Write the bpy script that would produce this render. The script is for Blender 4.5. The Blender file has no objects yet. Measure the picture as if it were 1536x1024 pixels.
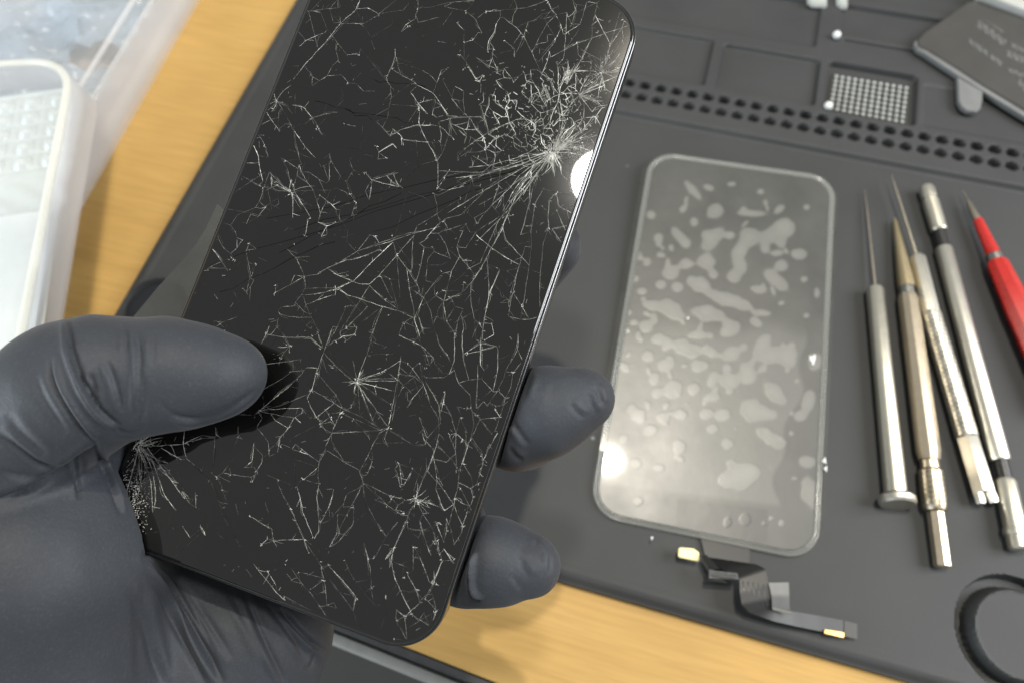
import bpy, bmesh, math, random
import numpy as np
from mathutils import Vector
from mathutils.geometry import delaunay_2d_cdt

random.seed(7)
rng = np.random.default_rng(11)
sc = bpy.context.scene
COL = sc.collection
V3 = lambda *a: np.array(a, float)

# ------------------------------------------------------------------ camera (all lengths in mm, scene in m)
CAM = V3(-34.95799, -128.88092, 237.00152)
ROT = np.array([[0.9621435480696663, 0.27075864251555404, -0.031137604452623237],
                [0.23164020811851055, -0.8725902575888116, -0.43003378511915186],
                [-0.14360573418470005, 0.40654151062865174, -0.9022756747497116]])
FPX = 1080.0                                   # focal length in pixels of the 1536 px wide photograph
# phone frame
PO = V3(-86.0657819127222, -62.4626832747404, 112.50505840133715)
PX = V3(0.9968544710155848, -0.057804071879099896, -0.05422041027541463)
PY = V3(0.0708504699190078, 0.9565499037083408, 0.28282944087880973)
PN = V3(0.03551583489789026, -0.285781334222094, 0.957636493917053)
PHW, PHH = 35.75, 69.3                          # half width, half height of the phone


def ray(px, py):
    return ROT.T @ V3((px - 768) / FPX, (py - 512) / FPX, 1)


def at(px, py, z=0.0):
    """point of the plane at height z seen at a photo position"""
    d = ray(px, py)
    return CAM + d * ((z - CAM[2]) / d[2])


def on_phone(px, py, w=0.0):
    """phone coordinates (u, v, w) of a photo position at depth w over the glass"""
    d = ray(px, py)
    s = (w - (CAM - PO) @ PN) / (d @ PN)
    X = CAM + s * d - PO
    return V3(X @ PX, X @ PY, w)


def p2w(P):
    P = np.atleast_2d(np.asarray(P, float))
    return PO + P[:, :1] * PX + P[:, 1:2] * PY + P[:, 2:3] * PN


def to_px(P):
    X = (P - CAM) @ ROT.T
    return np.stack([768 + FPX * X[:, 0] / X[:, 2], 512 + FPX * X[:, 1] / X[:, 2]], 1)


# ------------------------------------------------------------------ object helpers
ORIGIN = {}


def tag(o, label=None, cat=None, group=None, kind=None):
    if label: o['label'] = label
    if cat: o['category'] = cat
    if group: o['group'] = group
    if kind: o['kind'] = kind
    return o


def thing(name, label, cat, loc, group=None):
    o = bpy.data.objects.new(name, None)
    o.empty_display_size = .01
    COL.objects.link(o)
    loc = np.asarray(loc, float)
    o.location = loc * .001
    ORIGIN[o.name] = loc
    return tag(o, label, cat, group)


def mesh(name, verts, faces, mat, parent=None, smooth=35, mats=None, fmat=None, attrs=None, origin=None):
    verts = np.asarray(verts, float)
    if parent is not None:
        org = ORIGIN[parent.name]
    else:
        org = np.asarray(origin if origin is not None else verts.mean(0) * [1, 1, 0] + [0, 0, verts[:, 2].min()], float)
    me = bpy.data.meshes.new(name)
    me.from_pydata(((verts - org) * .001).tolist(), [], [list(map(int, f)) for f in faces])
    for m in (mats or [mat]):
        me.materials.append(m)
    if fmat is not None:
        me.polygons.foreach_set('material_index', np.asarray(fmat, np.int32))
    for k, a in (attrs or {}).items():
        at_ = me.attributes.new(k, 'FLOAT', 'POINT')
        at_.data.foreach_set('value', np.asarray(a, np.float32))
    if smooth:
        me.polygons.foreach_set('use_smooth', [True] * len(me.polygons))
        if smooth < 180:
            me.set_sharp_from_angle(angle=math.radians(smooth))
    me.update()
    o = bpy.data.objects.new(name, me)
    COL.objects.link(o)
    if parent is not None:
        o.parent = parent
    else:
        o.location = org * .001
    ORIGIN[o.name] = org
    return o


class MB:
    def __init__(s):
        s.v, s.f = [], []

    def add(s, v, f):
        n = len(s.v)
        s.v += [tuple(p) for p in v]
        s.f += [[i + n for i in q] for q in f]
        return s

    def out(s, name, mat, parent=None, smooth=35, **k):
        return mesh(name, np.array(s.v), s.f, mat, parent, smooth, **k)


def frame_of(d):
    d = d / np.linalg.norm(d)
    a = V3(0, 0, 1) if abs(d[2]) < .9 else V3(1, 0, 0)
    x = np.cross(a, d); x /= np.linalg.norm(x)
    return x, np.cross(d, x), d


def lathe(A, B, prof, n=24, rot=0.0, sides=None):
    """solid of revolution from A towards B; prof = [(t 0..1 along AB, radius)]; sides: facetted"""
    A, B = np.asarray(A, float), np.asarray(B, float)
    x, y, d = frame_of(B - A)
    L = np.linalg.norm(B - A)
    n = sides or n
    v, f = [], []
    for t, r in prof:
        for k in range(n):
            a = 2 * math.pi * k / n + rot
            v.append(A + d * L * t + r * (x * math.cos(a) + y * math.sin(a)))
    m = len(prof)
    for i in range(m - 1):
        for k in range(n):
            k2 = (k + 1) % n
            f.append([i * n + k, i * n + k2, (i + 1) * n + k2, (i + 1) * n + k])
    f.append(list(range(n))[::-1])
    f.append([(m - 1) * n + k for k in range(n)])
    return v, f


def rrect(hw, hh, r, n=10):
    """outline of a rounded rectangle, counter-clockwise"""
    pts = []
    for cx, cy, a0 in ((hw - r, hh - r, 0), (-hw + r, hh - r, 90), (-hw + r, -hh + r, 180), (hw - r, -hh + r, 270)):
        for k in range(n + 1):
            a = math.radians(a0 + 90 * k / n)
            pts.append((cx + r * math.cos(a), cy + r * math.sin(a)))
    return pts


def loft_rr(hw, hh, r, prof, n=10, cap0=True, cap1=True):
    """rounded rectangle rings: prof = [(inset, z)] ; caps close the first and last ring"""
    v, f = [], []
    for ins, z in prof:
        for p in rrect(hw - ins, hh - ins, max(r - ins, .2), n):
            v.append((p[0], p[1], z))
    m = 4 * (n + 1)
    for i in range(len(prof) - 1):
        for k in range(m):
            k2 = (k + 1) % m
            f.append([i * m + k, i * m + k2, (i + 1) * m + k2, (i + 1) * m + k])
    if cap0: f.append(list(range(m))[::-1])
    if cap1: f.append([(len(prof) - 1) * m + k for k in range(m)])
    return np.array(v), f


def place(v, loc, rotz=0.0, tilt=None):
    v = np.asarray(v, float)
    c, s = math.cos(rotz), math.sin(rotz)
    R = np.array([[c, -s, 0], [s, c, 0], [0, 0, 1]])
    if tilt is not None: R = tilt @ R
    return v @ R.T + np.asarray(loc, float)


def prism(pts, z0, z1, bev=0.0):
    """closed polygon (world xy) extruded z0..z1 with a small bevel on top"""
    P = np.array([(p[0], p[1]) for p in pts], float)
    area = np.sum(P[:, 0] * np.roll(P[:, 1], -1) - np.roll(P[:, 0], -1) * P[:, 1])
    if area < 0: P = P[::-1]
    n = len(P)
    rings = [(0, z0), (0, z1 - bev)] + ([(bev, z1)] if bev else [])
    v, f = [], []
    nx = np.roll(P, -1, 0) - P
    nx /= np.linalg.norm(nx, axis=1)[:, None] + 1e-9
    nr = np.stack([-nx[:, 1], nx[:, 0]], 1)
    av = nr + np.roll(nr, 1, 0)
    av /= (np.linalg.norm(av, axis=1)[:, None] + 1e-9)
    for ins, z in rings:
        for p, q in zip(P, av):
            v.append((p[0] + q[0] * ins, p[1] + q[1] * ins, z))
    for i in range(len(rings) - 1):
        for k in range(n):
            k2 = (k + 1) % n
            f.append([i * n + k, i * n + k2, (i + 1) * n + k2, (i + 1) * n + k])
    f.append(list(range(n))[::-1]); f.append([(len(rings) - 1) * n + k for k in range(n)])
    return v, f


def tube(pts, r, n=10):
    pts = [np.asarray(p, float) for p in pts]
    v, f = [], []
    rr = r if hasattr(r, '__len__') else [r] * len(pts)
    for i, p in enumerate(pts):
        d = pts[min(i + 1, len(pts) - 1)] - pts[max(i - 1, 0)]
        x, y, d = frame_of(d)
        for k in range(n):
            a = 2 * math.pi * k / n
            v.append(p + rr[i] * (x * math.cos(a) + y * math.sin(a)))
    for i in range(len(pts) - 1):
        for k in range(n):
            k2 = (k + 1) % n
            f.append([i * n + k, i * n + k2, (i + 1) * n + k2, (i + 1) * n + k])
    f.append(list(range(n))[::-1]); f.append([(len(pts) - 1) * n + k for k in range(n)])
    return v, f


def ball(c, r, n=16, squash=1.0):
    v, f = [], []
    m = n // 2
    for i in range(m + 1):
        t = math.pi * i / m
        for k in range(n):
            a = 2 * math.pi * k / n
            rr = max(math.sin(t), 1e-3)
            v.append((c[0] + r * rr * math.cos(a), c[1] + r * rr * math.sin(a), c[2] + r * squash * math.cos(t)))
    for i in range(m):
        for k in range(n):
            k2 = (k + 1) % n
            f.append([i * n + k, (i + 1) * n + k, (i + 1) * n + k2, i * n + k2])
    f.append(list(range(n))); f.append([m * n + k for k in range(n)][::-1])
    return v, f


# ------------------------------------------------------------------ materials
def new_mat(name):
    m = bpy.data.materials.new(name)
    m.use_nodes = True
    nt = m.node_tree
    b = nt.nodes['Principled BSDF']
    return m, nt, b


def N(nt, t, **k):
    n = nt.nodes.new(t)
    for a, b in k.items():
        setattr(n, a, b)
    return n


def noise(nt, scale, detail=4, rough=.55, vec=None, dist=0.0):
    n = N(nt, 'ShaderNodeTexNoise')
    n.inputs['Scale'].default_value = scale
    n.inputs['Detail'].default_value = detail
    n.inputs['Roughness'].default_value = rough
    n.inputs['Distortion'].default_value = dist
    nt.links.new(vec, n.inputs['Vector'])
    return n


def ramp(nt, fac, stops):
    r = N(nt, 'ShaderNodeValToRGB')
    el = r.color_ramp.elements
    while len(el) < len(stops): el.new(.5)
    for e, (p, c) in zip(el, stops):
        e.position = p
        e.color = (c, c, c, 1) if not hasattr(c, '__len__') else (*c, 1)
    nt.links.new(fac, r.inputs['Fac'])
    return r


def bump(nt, b, h, strength, dist):
    n = N(nt, 'ShaderNodeBump')
    n.inputs['Strength'].default_value = strength
    n.inputs['Distance'].default_value = dist
    nt.links.new(h, n.inputs['Height'])
    nt.links.new(n.outputs['Normal'], b.inputs['Normal'])
    return n


def objco(nt, scale=(1, 1, 1), rot=(0, 0, 0)):
    tc = N(nt, 'ShaderNodeTexCoord')
    mp = N(nt, 'ShaderNodeMapping')
    mp.inputs['Scale'].default_value = scale
    mp.inputs['Rotation'].default_value = rot
    nt.links.new(tc.outputs['Object'], mp.inputs['Vector'])
    return mp.outputs['Vector']


def simple(name, col, rough=.5, metal=0.0, spec=.5, var=.12, scale=300, bmp=0.0, coat=0.0, trans=0.0):
    m, nt, b = new_mat(name)
    co = objco(nt)
    nz = noise(nt, scale, 5, .6, co)
    r = ramp(nt, nz.outputs['Fac'], [(.3, tuple(c * (1 - var) for c in col)), (.7, tuple(c * (1 + var) for c in col))])
    nt.links.new(r.outputs['Color'], b.inputs['Base Color'])
    rr = ramp(nt, nz.outputs['Fac'], [(.2, max(rough - .03, 0)), (.8, min(rough + .03, 1))])
    nt.links.new(rr.outputs['Color'], b.inputs['Roughness'])
    b.inputs['Metallic'].default_value = metal
    b.inputs['Specular IOR Level'].default_value = spec
    b.inputs['Coat Weight'].default_value = coat
    b.inputs['Coat Roughness'].default_value = .04
    b.inputs['Transmission Weight'].default_value = trans
    if bmp: bump(nt, b, nz.outputs['Fac'], bmp, .0004)
    return m


def clouded(name, col, clear, rough=.3, var=.15, scale=60, gloss=.35):
    """cloudy see-through plastic: part transparent, part scattering, part glossy"""
    m, nt, b = new_mat(name)
    co = objco(nt)
    nz = noise(nt, scale, 4, .55, co)
    r = ramp(nt, nz.outputs['Fac'], [(.3, tuple(c * (1 - var) for c in col)), (.7, tuple(min(c * (1 + var), .95) for c in col))])
    nt.links.new(r.outputs['Color'], b.inputs['Base Color'])
    b.inputs['Roughness'].default_value = rough
    b.inputs['Specular IOR Level'].default_value = gloss
    tl = N(nt, 'ShaderNodeBsdfTranslucent')
    nt.links.new(r.outputs['Color'], tl.inputs['Color'])
    mx = N(nt, 'ShaderNodeMixShader'); mx.inputs[0].default_value = .4
    nt.links.new(b.outputs[0], mx.inputs[1]); nt.links.new(tl.outputs[0], mx.inputs[2])
    tr = N(nt, 'ShaderNodeBsdfTransparent')
    m2 = N(nt, 'ShaderNodeMixShader')
    cl = ramp(nt, nz.outputs['Fac'], [(.25, max(clear - .12, 0)), (.75, min(clear + .12, 1))])
    nt.links.new(cl.outputs['Color'], m2.inputs[0])
    nt.links.new(mx.outputs[0], m2.inputs[1]); nt.links.new(tr.outputs[0], m2.inputs[2])
    nt.links.new(m2.outputs[0], nt.nodes['Material Output'].inputs['Surface'])
    return m


def mat_rubber():
    m, nt, b = new_mat('mat_rubber')
    co = objco(nt)
    n1 = noise(nt, 22, 5, .6, co)
    n2 = noise(nt, 900, 3, .6, co)
    r1 = ramp(nt, n1.outputs['Fac'], [(.22, (.0190, .0204, .0216)), (.78, (.0320, .0335, .0345))])
    # pale dust specks
    vo = N(nt, 'ShaderNodeTexVoronoi'); vo.inputs['Scale'].default_value = 75
    nt.links.new(co, vo.inputs['Vector'])
    sp = ramp(nt, vo.outputs['Distance'], [(.028, 1), (.06, 0)])
    pk = N(nt, 'ShaderNodeSeparateColor'); nt.links.new(vo.outputs['Color'], pk.inputs[0])
    gt = N(nt, 'ShaderNodeMath', operation='GREATER_THAN'); gt.inputs[1].default_value = .86
    nt.links.new(pk.outputs[0], gt.inputs[0])
    mu = N(nt, 'ShaderNodeMath', operation='MULTIPLY')
    nt.links.new(gt.outputs[0], mu.inputs[0]); nt.links.new(sp.outputs['Color'], mu.inputs[1])
    mx = N(nt, 'ShaderNodeMix', data_type='RGBA')
    nt.links.new(mu.outputs[0], mx.inputs['Factor'])
    nt.links.new(r1.outputs['Color'], mx.inputs['A'])
    mx.inputs['B'].default_value = (.16, .17, .17, 1)
    nt.links.new(mx.outputs['Result'], b.inputs['Base Color'])
    rr = ramp(nt, n1.outputs['Fac'], [(.3, .56), (.7, .68)])
    nt.links.new(rr.outputs['Color'], b.inputs['Roughness'])
    b.inputs['Specular IOR Level'].default_value = .40
    bump(nt, b, n2.outputs['Fac'], .12, .0003)
    return m


def mat_wood():
    m, nt, b = new_mat('beech_laminate')
    co = objco(nt, (2.2, 30, 10), (0, 0, math.radians(-4)))
    n1 = noise(nt, 5, 6, .62, co, .6)
    co2 = objco(nt, (9, 160, 10), (0, 0, math.radians(-4)))
    n2 = noise(nt, 5, 3, .5, co2)
    co3 = objco(nt, (1, 1, 1))
    n3 = noise(nt, 9, 3, .5, co3)
    r1 = ramp(nt, n1.outputs['Fac'], [(.2, (.365, .222, .068)), (.5, (.40, .247, .078)), (.8, (.44, .276, .091))])
    r2 = ramp(nt, n2.outputs['Fac'], [(.35, .92), (.65, 1.05)])
    r3 = ramp(nt, n3.outputs['Fac'], [(.3, .92), (.7, 1.06)])
    m1 = N(nt, 'ShaderNodeMix', data_type='RGBA', blend_type='MULTIPLY'); m1.inputs['Factor'].default_value = 1
    nt.links.new(r1.outputs['Color'], m1.inputs['A']); nt.links.new(r2.outputs['Color'], m1.inputs['B'])
    m2 = N(nt, 'ShaderNodeMix', data_type='RGBA', blend_type='MULTIPLY'); m2.inputs['Factor'].default_value = 1
    nt.links.new(m1.outputs['Result'], m2.inputs['A']); nt.links.new(r3.outputs['Color'], m2.inputs['B'])
    nt.links.new(m2.outputs['Result'], b.inputs['Base Color'])
    b.inputs['Roughness'].default_value = .55
    b.inputs['Specular IOR Level'].default_value = .22
    bump(nt, b, n2.outputs['Fac'], .05, .0003)
    return m


def mat_glove():
    m, nt, b = new_mat('black_nitrile')
    co = objco(nt)
    n1 = noise(nt, 40, 4, .55, co)
    n2 = noise(nt, 1500, 3, .6, co)
    n3 = noise(nt, 190, 5, .6, co, .5)
    n4 = noise(nt, 2600, 5, .7, objco(nt, (1, .45, 1)))
    r = ramp(nt, n1.outputs['Fac'], [(.3, (.0215, .0250, .0315)), (.7, (.0270, .0312, .0392))])
    # faint pale scuffs
    sc_ = ramp(nt, n4.outputs['Fac'], [(.52, 0), (.82, .24)])
    mx = N(nt, 'ShaderNodeMix', data_type='RGBA')
    nt.links.new(sc_.outputs['Color'], mx.inputs['Factor'])
    nt.links.new(r.outputs['Color'], mx.inputs['A']); mx.inputs['B'].default_value = (.10, .105, .11, 1)
    nt.links.new(mx.outputs['Result'], b.inputs['Base Color'])
    rr = ramp(nt, n3.outputs['Fac'], [(.3, .57), (.7, .65)])
    nt.links.new(rr.outputs['Color'], b.inputs['Roughness'])
    b.inputs['Specular IOR Level'].default_value = .30
    b.inputs['Sheen Weight'].default_value = .06
    b.inputs['Sheen Roughness'].default_value = .5
    b1 = N(nt, 'ShaderNodeBump'); b1.inputs['Strength'].default_value = .22; b1.inputs['Distance'].default_value = .0003
    nt.links.new(n2.outputs['Fac'], b1.inputs['Height'])
    b2 = N(nt, 'ShaderNodeBump'); b2.inputs['Strength'].default_value = .05; b2.inputs['Distance'].default_value = .002
    nt.links.new(n3.outputs['Fac'], b2.inputs['Height']); nt.links.new(b1.outputs['Normal'], b2.inputs['Normal'])
    nt.links.new(b2.outputs['Normal'], b.inputs['Normal'])
    return m


def mat_phone_glass():
    m, nt, b = new_mat('black_phone_glass')
    co = objco(nt)
    n = noise(nt, 35, 4, .6, co)
    r = ramp(nt, n.outputs['Fac'], [(.35, (.0018, .0018, .0016)), (.8, (.0034, .0034, .0030))])
    nt.links.new(r.outputs['Color'], b.inputs['Base Color'])
    b.inputs['Roughness'].default_value = .13
    b.inputs['Specular IOR Level'].default_value = .05
    b.inputs['Coat Weight'].default_value = 1
    b.inputs['Coat Roughness'].default_value = .012
    b.inputs['Coat IOR'].default_value = 1.62
    n2 = noise(nt, 60, 2, .5, co)
    bump(nt, b, n2.outputs['Fac'], .02, .0002)
    return m


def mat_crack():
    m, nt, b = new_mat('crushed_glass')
    a = N(nt, 'ShaderNodeAttribute', attribute_name='shine')  # light caught by the crack facets, painted as base colour
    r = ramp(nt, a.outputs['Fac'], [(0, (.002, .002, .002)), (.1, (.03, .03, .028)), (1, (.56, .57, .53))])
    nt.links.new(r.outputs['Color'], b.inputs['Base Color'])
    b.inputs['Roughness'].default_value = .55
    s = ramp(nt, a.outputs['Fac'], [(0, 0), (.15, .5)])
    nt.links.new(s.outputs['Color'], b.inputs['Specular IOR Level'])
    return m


def mat_screen():
    """dark display glass under a cloudy protective film with air pockets"""
    m, nt, b = new_mat('filmed_display')
    a = N(nt, 'ShaderNodeAttribute', attribute_name='air')
    a2 = N(nt, 'ShaderNodeAttribute', attribute_name='tape')
    co = objco(nt)
    n = noise(nt, 45, 4, .6, co)
    base = ramp(nt, n.outputs['Fac'], [(.3, (.034, .035, .032)), (.7, (.046, .047, .043))])
    mx = N(nt, 'ShaderNodeMix', data_type='RGBA')
    nt.links.new(a.outputs['Fac'], mx.inputs['Factor'])
    nt.links.new(base.outputs['Color'], mx.inputs['A']); mx.inputs['B'].default_value = (.145, .145, .133, 1)
    m3 = N(nt, 'ShaderNodeMix', data_type='RGBA')
    nt.links.new(a2.outputs['Fac'], m3.inputs['Factor'])
    nt.links.new(mx.outputs['Result'], m3.inputs['A']); m3.inputs['B'].default_value = (.022, .023, .023, 1)
    nt.links.new(m3.outputs['Result'], b.inputs['Base Color'])
    rr = ramp(nt, n.outputs['Fac'], [(.3, .33), (.7, .41)])
    nt.links.new(rr.outputs['Color'], b.inputs['Roughness'])
    b.inputs['Specular IOR Level'].default_value = .68
    b.inputs['Coat Weight'].default_value = .24
    b.inputs['Coat Roughness'].default_value = .045
    n5 = noise(nt, 260, 3, .5, co)
    ad = N(nt, 'ShaderNodeMath', operation='ADD')
    ml = N(nt, 'ShaderNodeMath', operation='MULTIPLY'); ml.inputs[1].default_value = .35
    nt.links.new(n5.outputs['Fac'], ml.inputs[0])
    nt.links.new(a.outputs['Fac'], ad.inputs[0]); nt.links.new(ml.outputs[0], ad.inputs[1])
    bump(nt, b, ad.outputs[0], .10, .0006)
    return m


def mat_knurl(name, col):
    m, nt, b = new_mat(name)
    co = objco(nt, (1, 1, 1), (0, 0, math.radians(45)))
    ck = N(nt, 'ShaderNodeTexChecker'); ck.inputs['Scale'].default_value = 850
    nt.links.new(co, ck.inputs['Vector'])
    r = ramp(nt, ck.outputs['Fac'], [(.0, tuple(c * .55 for c in col)), (1, col)])
    nt.links.new(r.outputs['Color'], b.inputs['Base Color'])
    b.inputs['Metallic'].default_value = 1
    b.inputs['Roughness'].default_value = .36
    bump(nt, b, ck.outputs['Fac'], .9, .0005)
    return m


RUBBER = mat_rubber(); WOOD = mat_wood(); GLOVE = mat_glove()
GLASS = mat_phone_glass(); CRACK = mat_crack(); SCREEN = mat_screen()
STEEL = simple('pale_steel', (.68, .655, .58), .38, 1, var=.02, scale=500)
STEEL2 = simple('warm_steel', (.66, .63, .54), .36, 1, var=.02, scale=400)
BRONZE = simple('bronze_steel', (.58, .50, .38), .38, 1, var=.03, scale=500)
BRASS = simple('dull_brass', (.52, .43, .27), .38, 1, var=.04, scale=700)
NEEDLE = simple('needle_steel', (.42, .38, .31), .34, 1, var=.1, scale=500)
KNURL = mat_knurl('knurled_steel', (.70, .68, .60))
KNURLB = mat_knurl('knurled_bronze', (.50, .44, .34))
BEZEL = simple('polished_black_bezel', (.20, .205, .21), .2, 1, var=.04, scale=300)
BLACKMETAL = simple('black_steel_frame', (.022, .023, .025), .18, .6, var=.1, scale=300)
BLACKPLAST = simple('black_plastic', (.012, .012, .012), .4, 0, var=.15, scale=300)
BLACKGLOSS = simple('dark_blue_black', (.006, .008, .012), .45, 0, .3)
REDPL = simple('red_lacquer', (.42, .016, .012), .28, 0, var=.1, scale=200, coat=.5)
GREYRING = simple('grey_ring_metal', (.25, .25, .24), .35, 1)
EDGEBAND = simple('dark_edge_band', (.03, .031, .032), .5)
RAIL = simple('brushed_rail', (.27, .27, .255), .4, .3, var=.06)
FLOOR = simple('grey_floor', (.058, .058, .053), .75, 0, var=.1, scale=14)
CARDM = simple('anodised_plate', (.034, .033, .030), .5, 0, .5, var=.08, scale=120)
ENGR = simple('scratched_metal', (.17, .172, .168), .45, .2, var=.3, scale=900)
CARDE = simple('pale_plate_edge', (.17, .175, .175), .42, .3, var=.12, scale=120)  # paler than the plate, for its edge and tab
WHITEBUMP = simple('pale_silicone', (.40, .415, .40), .25, 0, var=.04)
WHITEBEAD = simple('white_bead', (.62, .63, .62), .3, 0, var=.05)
BUMPS = clouded('clear_silicone', (.62, .64, .62), .30, .22, .12, 200, .6)
CLEAR = clouded('clear_box_plastic', (.74, .73, .73), .52, .30, .10, 25, .5)
CLEARLID = clouded('clear_lid_plastic', (.62, .67, .72), .84, .10, .08, 22, .8)
MILKY = clouded('milky_tray_plastic', (.66, .69, .67), .08, .25, .03, 40, .6)
RIMP = clouded('bright_rim_plastic', (.80, .80, .74), .42, .22, .05, 60, .6)
BAG = clouded('crumpled_bag_plastic', (.50, .58, .66), .34, .16, .35, 40, .9)
TRAYM = simple('white_tray_plastic', (.50, .525, .51), .25, 0, var=.02)
PAPER = simple('white_card', (.58, .60, .59), .7, 0, var=.03, scale=40)
FILM = clouded('cloudy_film', (.098, .099, .092), .46, .45, .25, 70, .4)
FILMRIM = clouded('film_edge_plastic', (.44, .45, .42), .58, .14, .10, 80, .8)
FLEX = simple('black_flex', (.008, .008, .0083), .42, 0, var=.15, scale=300)
FLEXTAB = simple('grey_shield', (.11, .113, .113), .38, .3, var=.06)
FLEXMET = simple('dark_connector', (.13, .135, .135), .35, .7, var=.25, scale=900)
GOLD = simple('gold_contacts', (.85, .55, .20), .3, 1)
STICKER = simple('pale_yellow_sticker', (.86, .80, .40), .5, 0, var=.03)
CREAM = simple('cream_lid', (.80, .76, .60), .5, 0, var=.03)
GREYRIM = simple('grey_box_rim', (.34, .345, .335), .5, 0, var=.05)

# ------------------------------------------------------------------ setting: floor, bench
mesh('floor', [(-2500, -2500, -760), (2500, -2500, -760), (2500, 2500, -760), (-2500, 2500, -760)], [[0, 1, 2, 3]], FLOOR, smooth=0)
tag(bpy.data.objects['floor'], kind='structure')

TZ = -4.5
bench = thing('workbench', 'yellow beech workbench top under the black repair mat', 'workbench', (0, 300, TZ))
ya = -130.2
fy = lambda x, o=0: -128.8 - .07 * (x + 88) + o
mb = MB(); mb.add(*prism([(-900, fy(-900)), (900, fy(900)), (900, 900), (-900, 900)], TZ - 24, TZ, .4))
mb.out('tabletop', WOOD, bench)
mb = MB(); mb.add(*prism([(-900, fy(-900, -3.0)), (900, fy(900, -3.0)), (900, fy(900, -.05)), (-900, fy(-900, -.05))], TZ - 25, TZ - .4, .8))
mb.out('edge_band', EDGEBAND, bench)
mb = MB(); mb.add(*prism([(-900, fy(-900, -7.6)), (900, fy(900, -7.6)), (900, fy(900, -3.2)), (-900, fy(-900, -3.2))], TZ - 40, TZ - 6, 1.4))
mb.out('drawer_rail', RAIL, bench)

# ------------------------------------------------------------------ repair mat: one height field
def sstep(a, b, x):
    t = np.clip((x - a) / (b - a), 0, 1)
    return t * t * (3 - 2 * t)


def box_mask(X, Y, x0, x1, y0, y1, e=.8, r=2.0):
    """1 inside a rounded box, soft edge e"""
    dx = np.maximum(np.maximum(x0 + r - X, X - x1 + r), 0)
    dy = np.maximum(np.maximum(y0 + r - Y, Y - y1 + r), 0)
    d = np.hypot(dx, dy) - r
    return 1 - sstep(-e, 0, d)


MX0, MX1, MY0, MY1 = -222.4, 236.0, -98.3, 216.0
RZ = 2.0                                        # raised organiser band


def mat_height(X, Y):
    h = RZ * sstep(91.6, 94.0, Y) * sstep(-204, -198, X)
    # lip along the edges of the working area
    # organiser recesses
    for x0, x1, y0, y1, d in ((-150, -25, 115.5, 144, 1.8), (-20.8, 21.3, 115.2, 142.8, 2.0), (24.6, 62.2, 114.2, 142.9, 2.6),
                              (64.2, 190, 115.0, 139.6, .45), (27.0, 200, 160.2, 180.0, 1.7), (28.5, 80, 156.4, 158.4, 1.3), (-150, 18.6, 149.5, 178.4, 1.5),
                              (27.0, 205, 184.0, 207, 2.4), (-150, 18.6, 182.0, 207, 2.4)):
        h = h - d * box_mask(X, Y, x0, x1, y0, y1)
    # two rows of holes
    for y0, off in ((102.6, -50.3), (109.6, -50.0)):
        k = np.round((X - off) / 6.8)
        dx = (X - off - 6.8 * k) / 2.4; dy = (Y - y0) / 2.2
        rr = np.hypot(dx, dy)
        ok = (X > -160) & (X < 225)
        h = h - np.where(ok, 3.6 * (1 - sstep(.72, 1.08, rr)), 0)
    # round pads
    r = np.hypot(X - 99.6, Y + 77.0)
    h = h - 4.2 * (sstep(13.4, 14.2, r) - sstep(16.9, 17.5, r)) + 1.9 * (1 - sstep(12.5, 13.8, r)) + .25 * (sstep(12.0, 12.5, r) - sstep(12.7, 13.3, r))
    r = np.hypot(X + 208.4, Y + 43.2)
    h = h - 3.0 * (1 - sstep(11.4, 12.8, r)) + .25 * (sstep(12.3, 12.9, r) - sstep(13.6, 14.2, r))
    # rounded shoulder at the outer edge
    d = np.minimum(np.minimum(X - MX0, MX1 - X), np.minimum(Y - MY0, MY1 - Y))
    h = h - 1.6 * (1 - sstep(0, 2.6, d)) + .25 * (sstep(2.6, 3.4, d) - sstep(4.2, 6.4, d))
    return h


def axis_grid(lo, hi, fine):
    pts = [lo]
    x = lo
    while x < hi - 1e-6:
        st = 4.0
        for a, b, s in fine:
            if a - 1e-6 <= x < b: st = min(st, s)
            elif x < a < x + st: st = min(st, max(a - x, .3))
        x = min(x + st, hi); pts.append(x)
    return np.array(pts)


gx = axis_grid(MX0, MX1, [(MX0, MX0 + 8, .5), (-222, -190, .6), (-66, 130, .5), (MX1 - 8, MX1, .6), (-70, 200, .6)])
gy = axis_grid(MY0, MY1, [(MY0, MY0 + 8, .5), (-98, -54, .5), (-60, -26, .6), (90, 117, .42), (117, 210, .8), (141, 151, .4), (138, 141, .4), (156, 160, .4), (177, 185, .4), (MY1 - 8, MY1, .6)])
GX, GY = np.meshgrid(gx, gy, indexing='ij')
GZ = mat_height(GX, GY)
nx_, ny_ = GX.shape
vv = np.stack([GX.ravel(), GY.ravel(), GZ.ravel()], 1)
ii = np.arange(nx_ * ny_).reshape(nx_, ny_)
ff = np.stack([ii[:-1, :-1], ii[1:, :-1], ii[1:, 1:], ii[:-1, 1:]], -1).reshape(-1, 4).tolist()
# skirt
ring = list(ii[:, 0]) + list(ii[-1, 1:]) + list(ii[-2::-1, -1]) + list(ii[0, -2:0:-1])
nb = len(vv)
low = vv[ring].copy(); low[:, 2] = TZ + .02
vv = np.vstack([vv, low])
for k in range(len(ring)):
    k2 = (k + 1) % len(ring)
    ff.append([ring[k], nb + k, nb + k2, ring[k2]])
ff.append([nb + k for k in range(len(ring))][::-1])
rm = mesh('repair_mat', vv, ff, RUBBER, smooth=50)
tag(rm, 'black silicone repair mat with two rows of holes and moulded compartments lying on the bench', 'repair mat')

mb = MB(); mb.add(*lathe((-208.4, -43.2, -2.9), (-208.4, -43.2, -1.4), [(0, 10.9), (.8, 11.0), (1, 10.5)], 48))  # black disc filling the round recess
o = mb.out('dark_disc', BLACKGLOSS, None, 30); tag(o, 'black round disc set into the left corner of the mat beside the thumb', 'disc')

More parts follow.
